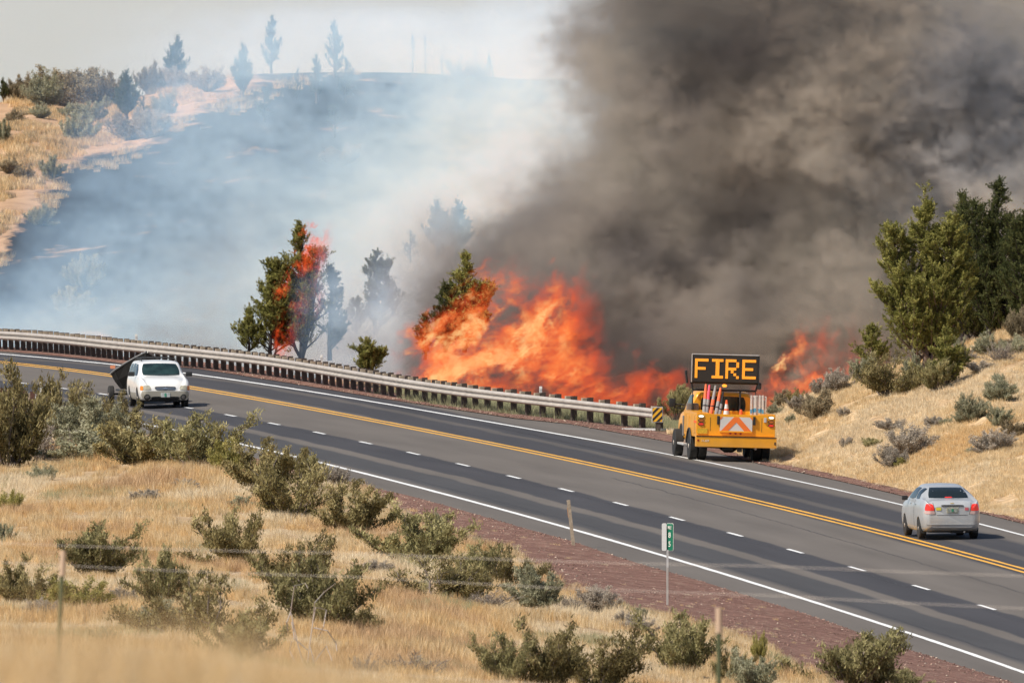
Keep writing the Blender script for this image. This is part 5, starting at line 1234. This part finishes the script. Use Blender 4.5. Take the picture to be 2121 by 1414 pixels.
# grass along the verge edges, thin and uneven
vp = []
for px in np.arange(-60, 1720, 1.6):
    for q in range(2):
        y = cby(px)+rg.normal(-2, 7)-abs(rg.normal(0, 5)); 
        if y > yg(px)+6: vp.append(tuple(near(px, y)))
P_ = np.array(vp); P_ = P_[nval(P_, (1.5,.3), 3) > -.05]; scatter('dry_grass', P_, rg.uniform(.35, .9, len(P_)), gs, 'ragged dry grass along the edge of the red cinder verge', 7)
vp = []
for px in np.arange(1430, 2240, 1.5):
    d0, y0 = Rb(px); p = rp(d0, float(oR1(d0))+rg.normal(.1, .22)); vp.append(tuple(p))
P_ = np.array(vp); scatter('dry_grass', P_, rg.uniform(.4, 1.1, len(P_)), gs, 'dry grass at the foot of the cut slope beside the far shoulder', 8)
# behind the rail: pale green weeds
vp = []
for i in range(5200):
    px = rg.uniform(640, 1440); d0, y0 = Rb(min(px, 1372)); p = rp(d0, float(oR1(d0)) if px < 1372 else float(oRail(D_END)))
    D = d0+rg.uniform(1.0, 26); f_ = sst(760, 1000, px)
    if rg.uniform() > f_: continue
    if px > 1372: D = D_END+rg.uniform(-1, 26)
    q = at(px, 700, D); q.z = p.z-.3*(1 if px > 1372 else .5); vp.append(tuple(q))
gw = [grass_proto('tuft', 360+i, .5, .3, 70, .009, MG3) for i in range(3)]
scatter('green_grass', np.array(vp), rg.uniform(.5, 1.15, len(vp)), gw, 'pale green weeds behind the guardrail and marker board', 9)
# hillside grass on the unburnt part
HG = [[hillP(px, t) for t in np.linspace(0, 1, 50)] for px in np.arange(-60, 760, 24.)]
P_ = sample_grid(HG, 3.2, 11, inview); X = CX+F*P_[:,0]/P_[:,1]; Y_ = YH+F*(ZC-P_[:,2])/P_[:,1]
eb = np.interp(X, [0, 60, 150, 250, 420, 560, 700], [520, 430, 330, 285, 215, 150, 100]); rn = rg.uniform(0, 1, len(P_)); ke = (Y_ < eb-10) | ((Y_ < eb+60) & (rn < .25)); P_ = P_[ke & (nval(P_, (.4,.1), 6) > -.1)]
gh = [grass_proto('tuft', 370+i, .34, .3, 70, .008, MG) for i in range(2)]+[grass_proto('tuft', 375, .34, .3, 70, .008, MG2), grass_proto('tuft', 376, .3, .3, 60, .008, MB_brown)]
scatter('dry_grass', P_, rg.uniform(.4, 1.3, len(P_)), gh, 'dry grass on the unburnt top of the far hillside', 12)
# out of focus stems on the camera's own hill
vp = []
for i in range(1900):
    px = rg.uniform(-160, 1250); D = rg.uniform(84, 128); q = at(px, 1414, D)
    col = np.interp(px, [-160, 0, 300, 420, 640, 800, 950, 1250], [.20, .20, .23, .20, .13, .05, -.04, -.3])+.16*mnoise.noise(Vector((px*.02, D*.35, 2)))
    q.z -= .30; 
    if .24+col > .08: vp.append((q.x, q.y, q.z, max(.05, .31+col*1.05)))
vp = np.array(vp); gt = [grass_proto('tuft', 380+i, 1.0, .16, 20, .0035, MG2) for i in range(3)]+[grass_proto('tuft', 384, 1.0, .16, 26, .0035, MG4), grass_proto('tuft', 385, .8, .2, 22, .004, MB_brown)]
scatter('dry_grass', vp[:,:3], vp[:,3]*rg.uniform(.55, 1.12, len(vp)), gt, 'blurred golden grass stems along the bottom of the picture'.replace(' of the picture', ' left, closest to the camera'), 13)

# loose stones and straw on the cinder and along the shoulders
M_stone = leafmat('cinder_stones', (.16,.09,.075), (.27,.17,.135), (.42,.33,.26), .5, 0)
def stone_proto(seed, s_):
    rng = np.random.default_rng(seed); bm = bmesh.new(); bmesh.ops.create_icosphere(bm, subdivisions=1, radius=s_)
    for v in bm.verts: v.co *= rng.uniform(.7, 1.25); v.co.z *= .7
    V = np.array([tuple(v.co) for v in bm.verts]); Fc = np.array([[v.index for v in f.verts] for f in bm.faces]); bm.free(); return bpy.data.objects.new('stone', mesh_np('stone', V, Fc, M_stone, tone=np.full(len(V), rng.uniform())))
st = [stone_proto(500+i, .05) for i in range(6)]
vp = []
for i in range(5200):
    px = rg.uniform(560, 2160); a_, b_ = yg(px), max(cby(px), yg(px)+14); y = a_+(b_-a_)*rg.uniform(0, 1.05)**.8 if rg.uniform() < .75 else a_+abs(rg.normal(0, 7))
    if not np.isfinite(y): continue
    p = near(px, max(y, a_+1)); vp.append((p.x, p.y, p.z+.03))
scatter('gravel', np.array(vp), rg.uniform(.25, 1.0, len(vp))**2*.8, st, 'loose dark red and tan stones on the near cinder verge', 20)
vp = []
for i in range(1500):
    px = rg.uniform(380, 2200); d0, y0 = Rb(px); g_ = float(oG1(d0)); r_ = float(oR1(d0)); p = rp(d0, g_+(r_-g_)*rg.uniform(-.15, 1.1)); vp.append((p.x, p.y, p.z+.03))
scatter('gravel', np.array(vp), rg.uniform(.25, 1.0, len(vp))**2*.75, st, 'loose red stones on the far cinder strip', 21)
vp = []
for i in range(420):
    px = rg.uniform(600, 1900); a_, b_ = yg(px), max(cby(px), yg(px)+14); p = near(px, a_+(b_-a_)*rg.uniform(.15, 1.0)); vp.append(tuple(p))
vp = np.array(vp); vp = vp[nval(vp, (.9,.2), 12) > -.05]; scatter('dry_grass', vp, rg.uniform(.15, .75, len(vp)), gs, 'sparse straw tufts growing through the red cinder', 22)

# ------------------------------------------------------------------ smoke and flames: density grids
def field(shape, beta, seed, aniso=(1,1,1), lo=0.):
    """smooth random field with a power-law spectrum, unit variance"""
    rng = np.random.default_rng(seed)
    f = np.fft.rfftn(rng.standard_normal(shape).astype(np.float32))
    ks = [np.fft.fftfreq(n)*n*a for n, a in zip(shape[:2], aniso[:2])]+[np.fft.rfftfreq(shape[2])*shape[2]*aniso[2]]
    K = np.sqrt(ks[0][:,None,None]**2+ks[1][None,:,None]**2+ks[2][None,None,:]**2); K[0,0,0] = 1
    A = K**(-beta/2); A[K < lo] = 0; A[0,0,0] = 0
    r = np.fft.irfftn(f*A, s=shape, axes=(0,1,2)).astype(np.float32); return r/r.std()
def gather(a, gx, gy, gz):
    n = a.shape
    gx = np.clip(gx, 0, n[0]-1.001); gy = np.clip(gy, 0, n[1]-1.001); gz = np.clip(gz, 0, n[2]-1.001)
    i, j, k = gx.astype(np.int32), gy.astype(np.int32), gz.astype(np.int32); fx, fy, fz = gx-i, gy-j, gz-k
    c = lambda a_, b_, c_: a[i+a_, j+b_, k+c_]
    return ((c(0,0,0)*(1-fx)+c(1,0,0)*fx)*(1-fy)+(c(0,1,0)*(1-fx)+c(1,1,0)*fx)*fy)*(1-fz) + ((c(0,0,1)*(1-fx)+c(1,0,1)*fx)*(1-fy)+(c(0,1,1)*(1-fx)+c(1,1,1)*fx)*fy)*fz
def sm(a, b, x): t = np.clip((x-a)/(b-a), 0, 1); return t*t*(3-2*t)

def volume_obj(name, dens, lo, hi, m):
    """a Volume whose grid is filled from dens[x,y,z] through geometry nodes"""
    nx, ny, nz = dens.shape
    me = bpy.data.meshes.new(name); me.vertices.add(dens.size)
    a = me.attributes.new('dens', 'FLOAT', 'POINT'); a.data.foreach_set('value', np.ascontiguousarray(dens, np.float32).ravel())
    ob = bpy.data.objects.new(name, me); link(ob)
    g = bpy.data.node_groups.new(name, 'GeometryNodeTree'); N = g.nodes.new; L = g.links.new
    g.interface.new_socket('Geometry', in_out='INPUT', socket_type='NodeSocketGeometry'); g.interface.new_socket('Geometry', in_out='OUTPUT', socket_type='NodeSocketGeometry')
    gi, go = N('NodeGroupInput'), N('NodeGroupOutput'); vc = N('GeometryNodeVolumeCube'); si = N('GeometryNodeSampleIndex'); si.data_type = 'FLOAT'; si.domain = 'POINT'
    at_ = N('GeometryNodeInputNamedAttribute'); at_.data_type = 'FLOAT'; at_.inputs[0].default_value = 'dens'
    ps = N('GeometryNodeInputPosition'); sp = N('ShaderNodeSeparateXYZ'); L(ps.outputs[0], sp.inputs[0]); idx = None
    fl = []
    for ax, n in enumerate((nx, ny, nz)):
        mr = N('ShaderNodeMapRange'); mr.inputs['From Min'].default_value = lo[ax]; mr.inputs['From Max'].default_value = hi[ax]
        mr.inputs['To Min'].default_value = 0; mr.inputs['To Max'].default_value = n-1; L(sp.outputs[ax], mr.inputs['Value'])
        rd = N('ShaderNodeMath'); rd.operation = 'ROUND'; L(mr.outputs[0], rd.inputs[0]); fl.append(rd)
    m1 = N('ShaderNodeMath'); m1.operation = 'MULTIPLY_ADD'; L(fl[0].outputs[0], m1.inputs[0]); m1.inputs[1].default_value = ny; L(fl[1].outputs[0], m1.inputs[2])
    # integer arithmetic past 16.7 million is not needed here
    m2 = N('ShaderNodeMath'); m2.operation = 'MULTIPLY_ADD'; L(m1.outputs[0], m2.inputs[0]); m2.inputs[1].default_value = nz; L(fl[2].outputs[0], m2.inputs[2])
    L(gi.outputs[0], si.inputs['Geometry']); L(at_.outputs[0], si.inputs['Value']); L(m2.outputs[0], si.inputs['Index'])
    L(si.outputs[0], vc.inputs['Density']); vc.inputs['Min'].default_value = lo; vc.inputs['Max'].default_value = hi
    for s_, n in zip(('X', 'Y', 'Z'), (nx, ny, nz)): vc.inputs['Resolution '+s_].default_value = n
    sm_ = N('GeometryNodeSetMaterial'); sm_.inputs['Material'].default_value = m
    L(vc.outputs[0], sm_.inputs[0]); L(sm_.outputs[0], go.inputs[0])
    md = ob.modifiers.new('grid', 'NODES'); md.node_group = g; me.materials.append(m); ob['kind'] = 'stuff'
    return ob
def vol_mat(name, scat, absb=None, dens=1., g=0., emit=None, step=1., ramp=None, es=1., look=1.):
    m = bpy.data.materials.new(name); m.use_nodes = True; n = m.node_tree; n.nodes.clear(); N = n.nodes.new; L = n.links.new
    out = N('ShaderNodeOutputMaterial'); at_ = N('ShaderNodeAttribute'); at_.attribute_name = 'density'
    mu = N('ShaderNodeMath'); mu.operation = 'MULTIPLY'; mu.inputs[1].default_value = dens; L(at_.outputs['Fac'], mu.inputs[0]); cur = None
    if scat:
        s = N('ShaderNodeVolumeScatter'); s.inputs['Color'].default_value = (*scat, 1); s.inputs['Anisotropy'].default_value = g; L(mu.outputs[0], s.inputs['Density']); cur = s
    if absb:
        a = N('ShaderNodeVolumeAbsorption'); a.inputs['Color'].default_value = (*[1-c for c in absb], 1); L(mu.outputs[0], a.inputs['Density'])
        if cur: ad = N('ShaderNodeAddShader'); L(cur.outputs[0], ad.inputs[0]); L(a.outputs[0], ad.inputs[1]); cur = ad
        else: cur = a
    if ramp:
        r = N('ShaderNodeValToRGB'); e = r.color_ramp.elements; e[0].position = ramp[0][0]; e[0].color = (*ramp[0][1], 1); e[1].position = ramp[-1][0]; e[1].color = (*ramp[-1][1], 1)
        for p, c in ramp[1:-1]: k = e.new(p); k.color = (*c, 1)
        ml = N('ShaderNodeMath'); ml.operation = 'MULTIPLY'; ml.inputs[1].default_value = look; L(at_.outputs['Fac'], ml.inputs[0]); L(ml.outputs[0], r.inputs[0]); em = N('ShaderNodeEmission'); L(r.outputs[0], em.inputs[0])
        m3 = N('ShaderNodeMath'); m3.operation = 'MULTIPLY'; m3.inputs[1].default_value = es; L(at_.outputs['Fac'], m3.inputs[0]); L(m3.outputs[0], em.inputs[1])
        if cur: ad = N('ShaderNodeAddShader'); L(cur.outputs[0], ad.inputs[0]); L(em.outputs[0], ad.inputs[1]); cur = ad
        else: cur = em
    L(cur.outputs[0], out.inputs['Volume'])
    return m

def domain(D0, D1, x0, x1, y0, y1, vx):
    """a box of air; returns corners, shape and, per cell, the direction it lies in (px, py) as seen from the road overlook"""
    Dm = (D0+D1)/2; lo = Vector((at(x0, 0, Dm).x, D0, at(0, y1, Dm).z)); hi = Vector((at(x1, 0, Dm).x, D1, at(0, y0, Dm).z))
    n = [max(8, int(round((hi[i]-lo[i])/vx[i]))) for i in range(3)]
    n = [k+(k % 2) for k in n]
    X = np.linspace(lo.x, hi.x, n[0], dtype=np.float32)[:,None,None]; Y = np.linspace(lo.y, hi.y, n[1], dtype=np.float32)[None,:,None]; Z = np.linspace(lo.z, hi.z, n[2], dtype=np.float32)[None,None,:]
    s = Dm/F
    PXX = CX+X/s+0*Y+0*Z; PYY = YH+(ZC-Z)/s+0*X+0*Y        # height and breadth measured against the middle of the box
    T = (Y-D0)/(D1-D0)+0*X+0*Z
    return tuple(lo), tuple(hi), tuple(n), PXX, PYY, T

def imap(PXX, PYY, xs, ys, G):
    """bilinear interpolation in a small table of values"""
    xs, ys, G = np.array(xs, float), np.array(ys, float), np.array(G, float)
    fx = np.interp(PXX, xs, np.arange(len(xs))); fy = np.interp(PYY, ys, np.arange(len(ys)))
    i = np.minimum(fx.astype(int), len(xs)-2); j = np.minimum(fy.astype(int), len(ys)-2); u = fx-i; v = fy-j
    u = u*u*(3-2*u); v = v*v*(3-2*v)
    return (G[j, i]*(1-u)+G[j, i+1]*u)*(1-v)+(G[j+1, i]*(1-u)+G[j+1, i+1]*u)*v

def warped(shape, beta, seed, amp, aniso=(1,1,1), wb=3.6):
    base = field(shape, beta, seed, aniso)
    w = [field(shape, wb, seed+10+i) for i in range(3)]
    gx, gy, gz = np.meshgrid(*[np.arange(k, dtype=np.float32) for k in shape], indexing='ij')
    return gather(base, gx+amp*w[0], gy+amp*w[1], gz+amp*w[2])

# --- the dark plume
lo, hi, n, PXX, PYY, T = domain(962, 986, 820, 2420, -260, 860, (.16, .3, .16))
edge = np.interp(PYY, [-260, 0, 60, 120, 200, 300, 420, 480, 540, 600, 680, 760, 860], [1090, 1150, 1200, 1235, 1275, 1262, 1222, 1130, 1040, 965, 900, 850, 835])
nz = warped(n, 4.35, 3, 9.)
nb = warped(n, 3.5, 5, 6.)
sd_ = (PXX-edge)/60.
front = T*7.0                                    # metres behind the box's front face, measured against the billows
body = np.minimum(sd_*1.0, front) + 1.75*nz + .20*nb
sdn = sm(-.6, 4.6, body-1.0)*(.75+.25*np.clip(nz, -1, 1))
hole = np.exp(-((PXX-1900)/260)**2-((PYY-120)/260)**2)
sdn *= 1-.55*hole*sm(-.3, 1.2, nb)
sdn *= sm(865, 820, PYY)*sm(-260, -200, PYY)*sm(2420, 2360, PXX)*sm(830, 900, PXX+30*nb)*sm(1, .93, T)*sm(0, .03, T)
# thinner wisps ahead of the plume's edge
wisp = sm(-3.2, .6, sd_+.9*nz)*sm(.2, 1.6, nb+.4)*.045
d1 = np.maximum(sdn*1.25, wisp*sm(860, 700, PYY)*sm(1, .9, T)*sm(0, .1, T)*sm(-260,-200,PYY)*sm(830, 900, PXX+30*nb))
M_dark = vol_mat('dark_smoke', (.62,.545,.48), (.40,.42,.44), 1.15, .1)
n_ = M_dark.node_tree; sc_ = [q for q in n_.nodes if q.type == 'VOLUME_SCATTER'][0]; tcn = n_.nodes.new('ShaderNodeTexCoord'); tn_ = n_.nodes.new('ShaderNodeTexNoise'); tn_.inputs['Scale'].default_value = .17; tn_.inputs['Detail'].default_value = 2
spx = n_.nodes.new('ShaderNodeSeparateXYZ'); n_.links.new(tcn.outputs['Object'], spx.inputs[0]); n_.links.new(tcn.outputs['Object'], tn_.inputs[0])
mrx = n_.nodes.new('ShaderNodeMapRange'); mrx.inputs['From Min'].default_value = 3; mrx.inputs['From Max'].default_value = 17; mrx.inputs['To Min'].default_value = -.14; mrx.inputs['To Max'].default_value = .32; n_.links.new(spx.outputs[0], mrx.inputs[0])  # tan of sunlit smoke painted into the scatter colour towards the right
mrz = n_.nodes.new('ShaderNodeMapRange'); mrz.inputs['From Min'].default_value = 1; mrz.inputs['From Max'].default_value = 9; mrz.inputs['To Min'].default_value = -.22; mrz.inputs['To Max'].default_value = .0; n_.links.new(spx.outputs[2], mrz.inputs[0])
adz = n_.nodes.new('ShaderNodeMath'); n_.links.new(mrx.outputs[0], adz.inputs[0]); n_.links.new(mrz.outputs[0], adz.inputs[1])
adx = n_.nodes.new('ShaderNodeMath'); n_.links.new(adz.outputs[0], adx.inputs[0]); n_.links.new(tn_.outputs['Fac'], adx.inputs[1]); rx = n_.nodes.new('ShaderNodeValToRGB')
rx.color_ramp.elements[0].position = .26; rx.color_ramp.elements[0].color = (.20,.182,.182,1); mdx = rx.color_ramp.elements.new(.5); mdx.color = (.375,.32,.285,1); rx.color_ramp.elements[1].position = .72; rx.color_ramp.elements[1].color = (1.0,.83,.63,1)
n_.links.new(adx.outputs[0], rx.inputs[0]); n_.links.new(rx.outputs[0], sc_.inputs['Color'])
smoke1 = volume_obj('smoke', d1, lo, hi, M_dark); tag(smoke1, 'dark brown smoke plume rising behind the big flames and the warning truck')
del nz, nb, body, sdn, d1, wisp

# --- thin smoke haze beyond the crest, added to neutralise the sky's tint
M_far = vol_mat('distant_haze', (.96,.88,1.0), None, .00062, -.1)
lo = (-60, 1500, -20); hi = (60, 2300, 60); dd3 = np.full((12, 12, 12), 1., np.float32); dd3[:,:,-2:] *= .5; smoke0 = volume_obj('smoke', dd3, lo, hi, M_far); tag(smoke0, 'even grey smoke haze filling the air beyond the crest of the hillside')

# --- the pale blue smoke drifting over the burnt hillside
lo, hi, n, PXX, PYY, T = domain(1062, 1098, -520, 1500, -120, 790, (.22, .9, .22))
xs = [-520, -100, 0, 100, 220, 400, 600, 800, 950, 1060, 1200, 1500]
ys = [-120, 0, 60, 120, 200, 300, 400, 500, 600, 680, 790]
G = [[0,0,0,0,0,0,0,0,.0,.05,.3,.4],
     [0,0,0,0,.0,.1,.25,.2,.1,.5,.8,.8],
     [0,0,0,0,.08,.6,1.6,1.8,1.2,1.7,2.2,2],
     [0,0,0,0,.25,1.0,2.1,2.5,2.4,3.0,3.5,3],
     [0,0,0,.02,.25,.9,1.2,1.7,3.0,4.5,4.5,4],
     [0,0,0,.05,.45,.9,1.1,2.2,3.6,5,5,4],
     [0,0,.0,.2,.65,.95,1.2,2.5,3.8,5,5,4],
     [.0,.0,.08,.6,1.0,1.3,1.7,2.8,3.8,4.5,4,4],
     [.3,.3,.5,1.0,1.3,1.7,2.1,2.8,3.2,4,4,4],
     [1.2,1.3,1.5,1.8,1.9,2.2,2.3,2.5,2.6,3,3,3],
     [1.5,1.6,1.8,2,2.2,2.5,2.5,2.5,2.5,3,3,3]]
tau = imap(PXX, PYY, xs, ys, G)
nz = warped(n, 3.8, 21, 7., (1, .5, 1.4)); nb = warped(n, 3.2, 25, 5., (1, .5, 1.5))
d2 = tau/36.*np.clip(1+.62*nz+.42*nb, .06, 3)*sm(0, .12, T)*sm(1, .88, T)*sm(-520, -420, PXX)*sm(790, 770, PYY)
M_blue = vol_mat('pale_smoke', (.44,.70,1.0), None, 1.5, -.22)
smoke2 = volume_obj('smoke', d2, lo, hi, M_blue); tag(smoke2, 'pale blue smoke haze drifting over the burnt hillside')
del nz, nb, d2, tau

# --- low brown smoke and thin blue veils round the smaller fires
lo, hi, n, PXX, PYY, T = domain(1010, 1034, 270, 960, 380, 775, (.12, .7, .12))
tau = imap(PXX, PYY, [270,330,400,470,560,640,720,780,840,900,960], [380,460,540,600,650,700,775],
  [[0,0,0,0,0,0,0,0,0,0,0],[0,0,.05,.15,.1,0,0,0,.1,.35,.5],[0,.1,.2,.3,.2,.1,0,.1,.3,1.0,1],[0,.1,.35,.5,.3,.2,.2,.3,1.0,2.0,2.5],[0,.4,.6,.7,.5,.4,.8,1.0,2.4,3,3.5],[.05,1.2,1.0,.9,.7,.8,2.2,2.8,3.5,4,4],[.1,1.3,1.2,1,1,1.2,3,3.5,4,4,4]])
nz = warped(n, 3.7, 61, 8.); d4 = tau/24.*np.clip(.75+.95*nz, 0, 3)*sm(0,.1,T)*sm(1,.9,T)*sm(960,930,PXX)*sm(270,300,PXX)
smoke4 = volume_obj('smoke', d4, lo, hi, vol_mat('brown_smoke', (.50,.46,.44), (.32,.33,.34), 1.5, .1)); tag(smoke4, 'low brown grey smoke drifting behind the guardrail and the small burning trees')
lo, hi, n, PXX, PYY, T = domain(986, 995, 590, 930, 470, 775, (.12, .6, .12))
tau = imap(PXX, PYY, [590,640,690,740,790,840,930], [470,540,600,660,710,775], [[0]*7,[0,0,.2,.05,.2,.1,0],[0,.12,.6,.2,.6,.3,0],[0,.2,.8,.6,1.0,.5,0],[0,.2,.6,.7,.9,.5,0],[0,.15,.4,.6,.6,.3,0]])
nz = warped(n, 3.7, 71, 7.); d5 = tau/9.*np.clip(1+.6*nz, 0, 3)*sm(0,.15,T)*sm(1,.85,T)
smoke5 = volume_obj('smoke', d5, lo, hi, vol_mat('blue_veil', (.50,.72,1.0), None, 1.4, -.25)); tag(smoke5, 'thin blue smoke veiling the half burnt junipers behind the guardrail')

# ------------------------------------------------------------------ flames
def flame_density(n,PXX,PYY,xs,ys,I,seed,lean,fine=1.,gain=1.,base=.66):
    sh = (max(96, n[0]//2*2), max(24, n[1]//2*2), max(96, n[2]//2*2))
    A = field(sh, 3.6, seed, lo=3.); B = field(sh, 3.4, seed+1, lo=3.); C_ = field(sh, 3.2, seed+7, lo=4.); w1 = field(n, 4.0, seed+2); w2 = field(n, 4.0, seed+3)
    gx, gy, gz = np.meshgrid(*[np.arange(k, dtype=np.float32) for k in n], indexing='ij')
    X_ = gx+5*w1; Z_ = gz+5*w2; al = math.atan2(1, lean); c, s_ = math.cos(al), math.sin(al)
    u = X_*s_-Z_*c; v = X_*c+Z_*s_
    def g(f, a, b, d): return gather(f, np.mod(u*a*fine+400, sh[0]-2), np.mod(gy*d+3, sh[1]-2), np.mod(v*b*fine+200, sh[2]-2))
    a = g(A, 1.5, .42, .25); b = g(B, 2.4, .75, .3); r = g(C_, 3.4, 1.3, .3)
    ridge = np.clip(1-np.abs(b)*.9, 0, 1)**1.6
    M_ = imap(PXX+22*a+9*r, PYY+20*b+9*r, xs, ys, I)*gain
    den = np.clip(base+.42*a+.34*b+.2*r, 0, 3)**2.0*(.45+1.1*ridge)*M_
    return np.clip(den-.10, 0, 6)

def flame(name, label, D0, D1, x0, x1, y0, y1, xs, ys, I, seed, lean=.75, vx=(.034,.4,.034), es=1., absn=.25, fine=1., gain=1., base=.66):
    lo, hi, n, PXX, PYY, T = domain(D0, D1, x0, x1, y0, y1, vx)
    den = flame_density(n, PXX, PYY, xs, ys, I, seed, lean, fine, gain, base)
    den = den*sm(0, .08, T)*sm(1, .92, T)*sm(x0, x0+20, PXX)*sm(x1, x1-20, PXX)*sm(y0, y0+15, PYY)
    m = vol_mat('flame_gas', None, (.8,.8,.8), absn, 0, es=es*2.0/(D1-D0), ramp=[(0,(1,.075,.018)),(.18,(1,.12,.03)),(.45,(1,.25,.06)),(1,(1,.60,.24))], look=.30)
    o = volume_obj(name, den, lo, hi, m); tag(o, label); return o
flame('flames', 'big wall of orange flames leaning right behind the guardrail left of the orange truck', 950, 958.5, 800, 1460, 520, 880,
      [800,860,890,930,980,1030,1080,1130,1180,1230,1280,1340,1400,1460], [520,570,600,640,680,720,760,800,840,880],
      [[0,0,0,0,0,0,0,0,0,0,0,0,0,0],
       [0,0,0,0,0,0,.35,.0,0,0,0,0,0,0],
       [0,0,0,0,0,.6,1.3,.25,.5,.1,0,.04,0,0],
       [0,0,0,0,.3,1.7,1.8,1.2,1.3,.3,0,.06,0,0],
       [0,0,0,.3,1.8,2.3,2.0,1.6,1.7,.45,0,.04,0,0],
       [0,.1,.9,2.0,2.6,2.3,2.0,1.8,1.6,.7,.05,0,0,0],
       [.25,.3,1.7,2.7,2.5,2.2,2.1,1.8,1.4,.9,.25,.05,.08,0],
       [.3,.4,1.5,2.3,2.3,2.1,2.0,1.6,1.3,1.0,.6,.6,.7,0],
       [.3,.5,1.2,1.7,2.0,1.8,1.6,1.4,1.1,.9,.8,.7,.45,0],
       [.3,.5,1.0,1.4,1.5,1.4,1.3,1.1,.9,.7,.6,.4,.2,0]], 401, lean=1.25, es=1.0)
flame('flames', 'red orange flames behind the sunlit slope between the truck and the tall juniper', 918, 923, 1540, 1850, 640, 900,
      [1550,1615,1652,1678,1712,1742,1775,1805,1850], [640,680,715,750,785,820,860,900],
      [[0,0,0,0,0,0,0,0,0],[0,0,0,0,.25,.0,.25,.1,0],[0,0,0,.2,.7,.05,.3,.15,0],[0,0,.15,1.1,1.3,.1,.15,.3,.3],[0,.1,.6,1.5,1.4,.3,.8,.8,.3],[.2,.5,.9,1.2,1.2,1.1,1.0,.5,0],[.5,.8,1,1,1,.8,.5,0,0],[.5,.8,1,1,1,.8,0,0,0]], 421, lean=.6, vx=(.034,.3,.034), es=.75, gain=.8)
flame('flames', 'flames running up the right side of the tall burning juniper', 1003.6, 1007.6, 560, 730, 450, 765,
      [560,585,610,635,655,675,695,712,730], [450,485,520,560,600,650,700,735,765],
      [[0]*9,[0,0,0,0,.05,.4,.5,.1,0],[0,0,0,.0,.2,1.4,.9,0,0],[0,0,0,.0,1.1,1.4,.1,0,0],[0,0,.0,.6,.9,.05,.4,.0,0],[0,0,.4,1.0,.3,.05,.4,.15,0],[0,.1,.9,.5,.1,.0,.0,0,0],[0,1.5,.9,.0,0,0,0,0,0],[0,1.5,.5,0,0,0,0,0,0]], 441, lean=.5, vx=(.034,.2,.034), absn=1.8, es=3.0, fine=1.5, gain=.62, base=.36)
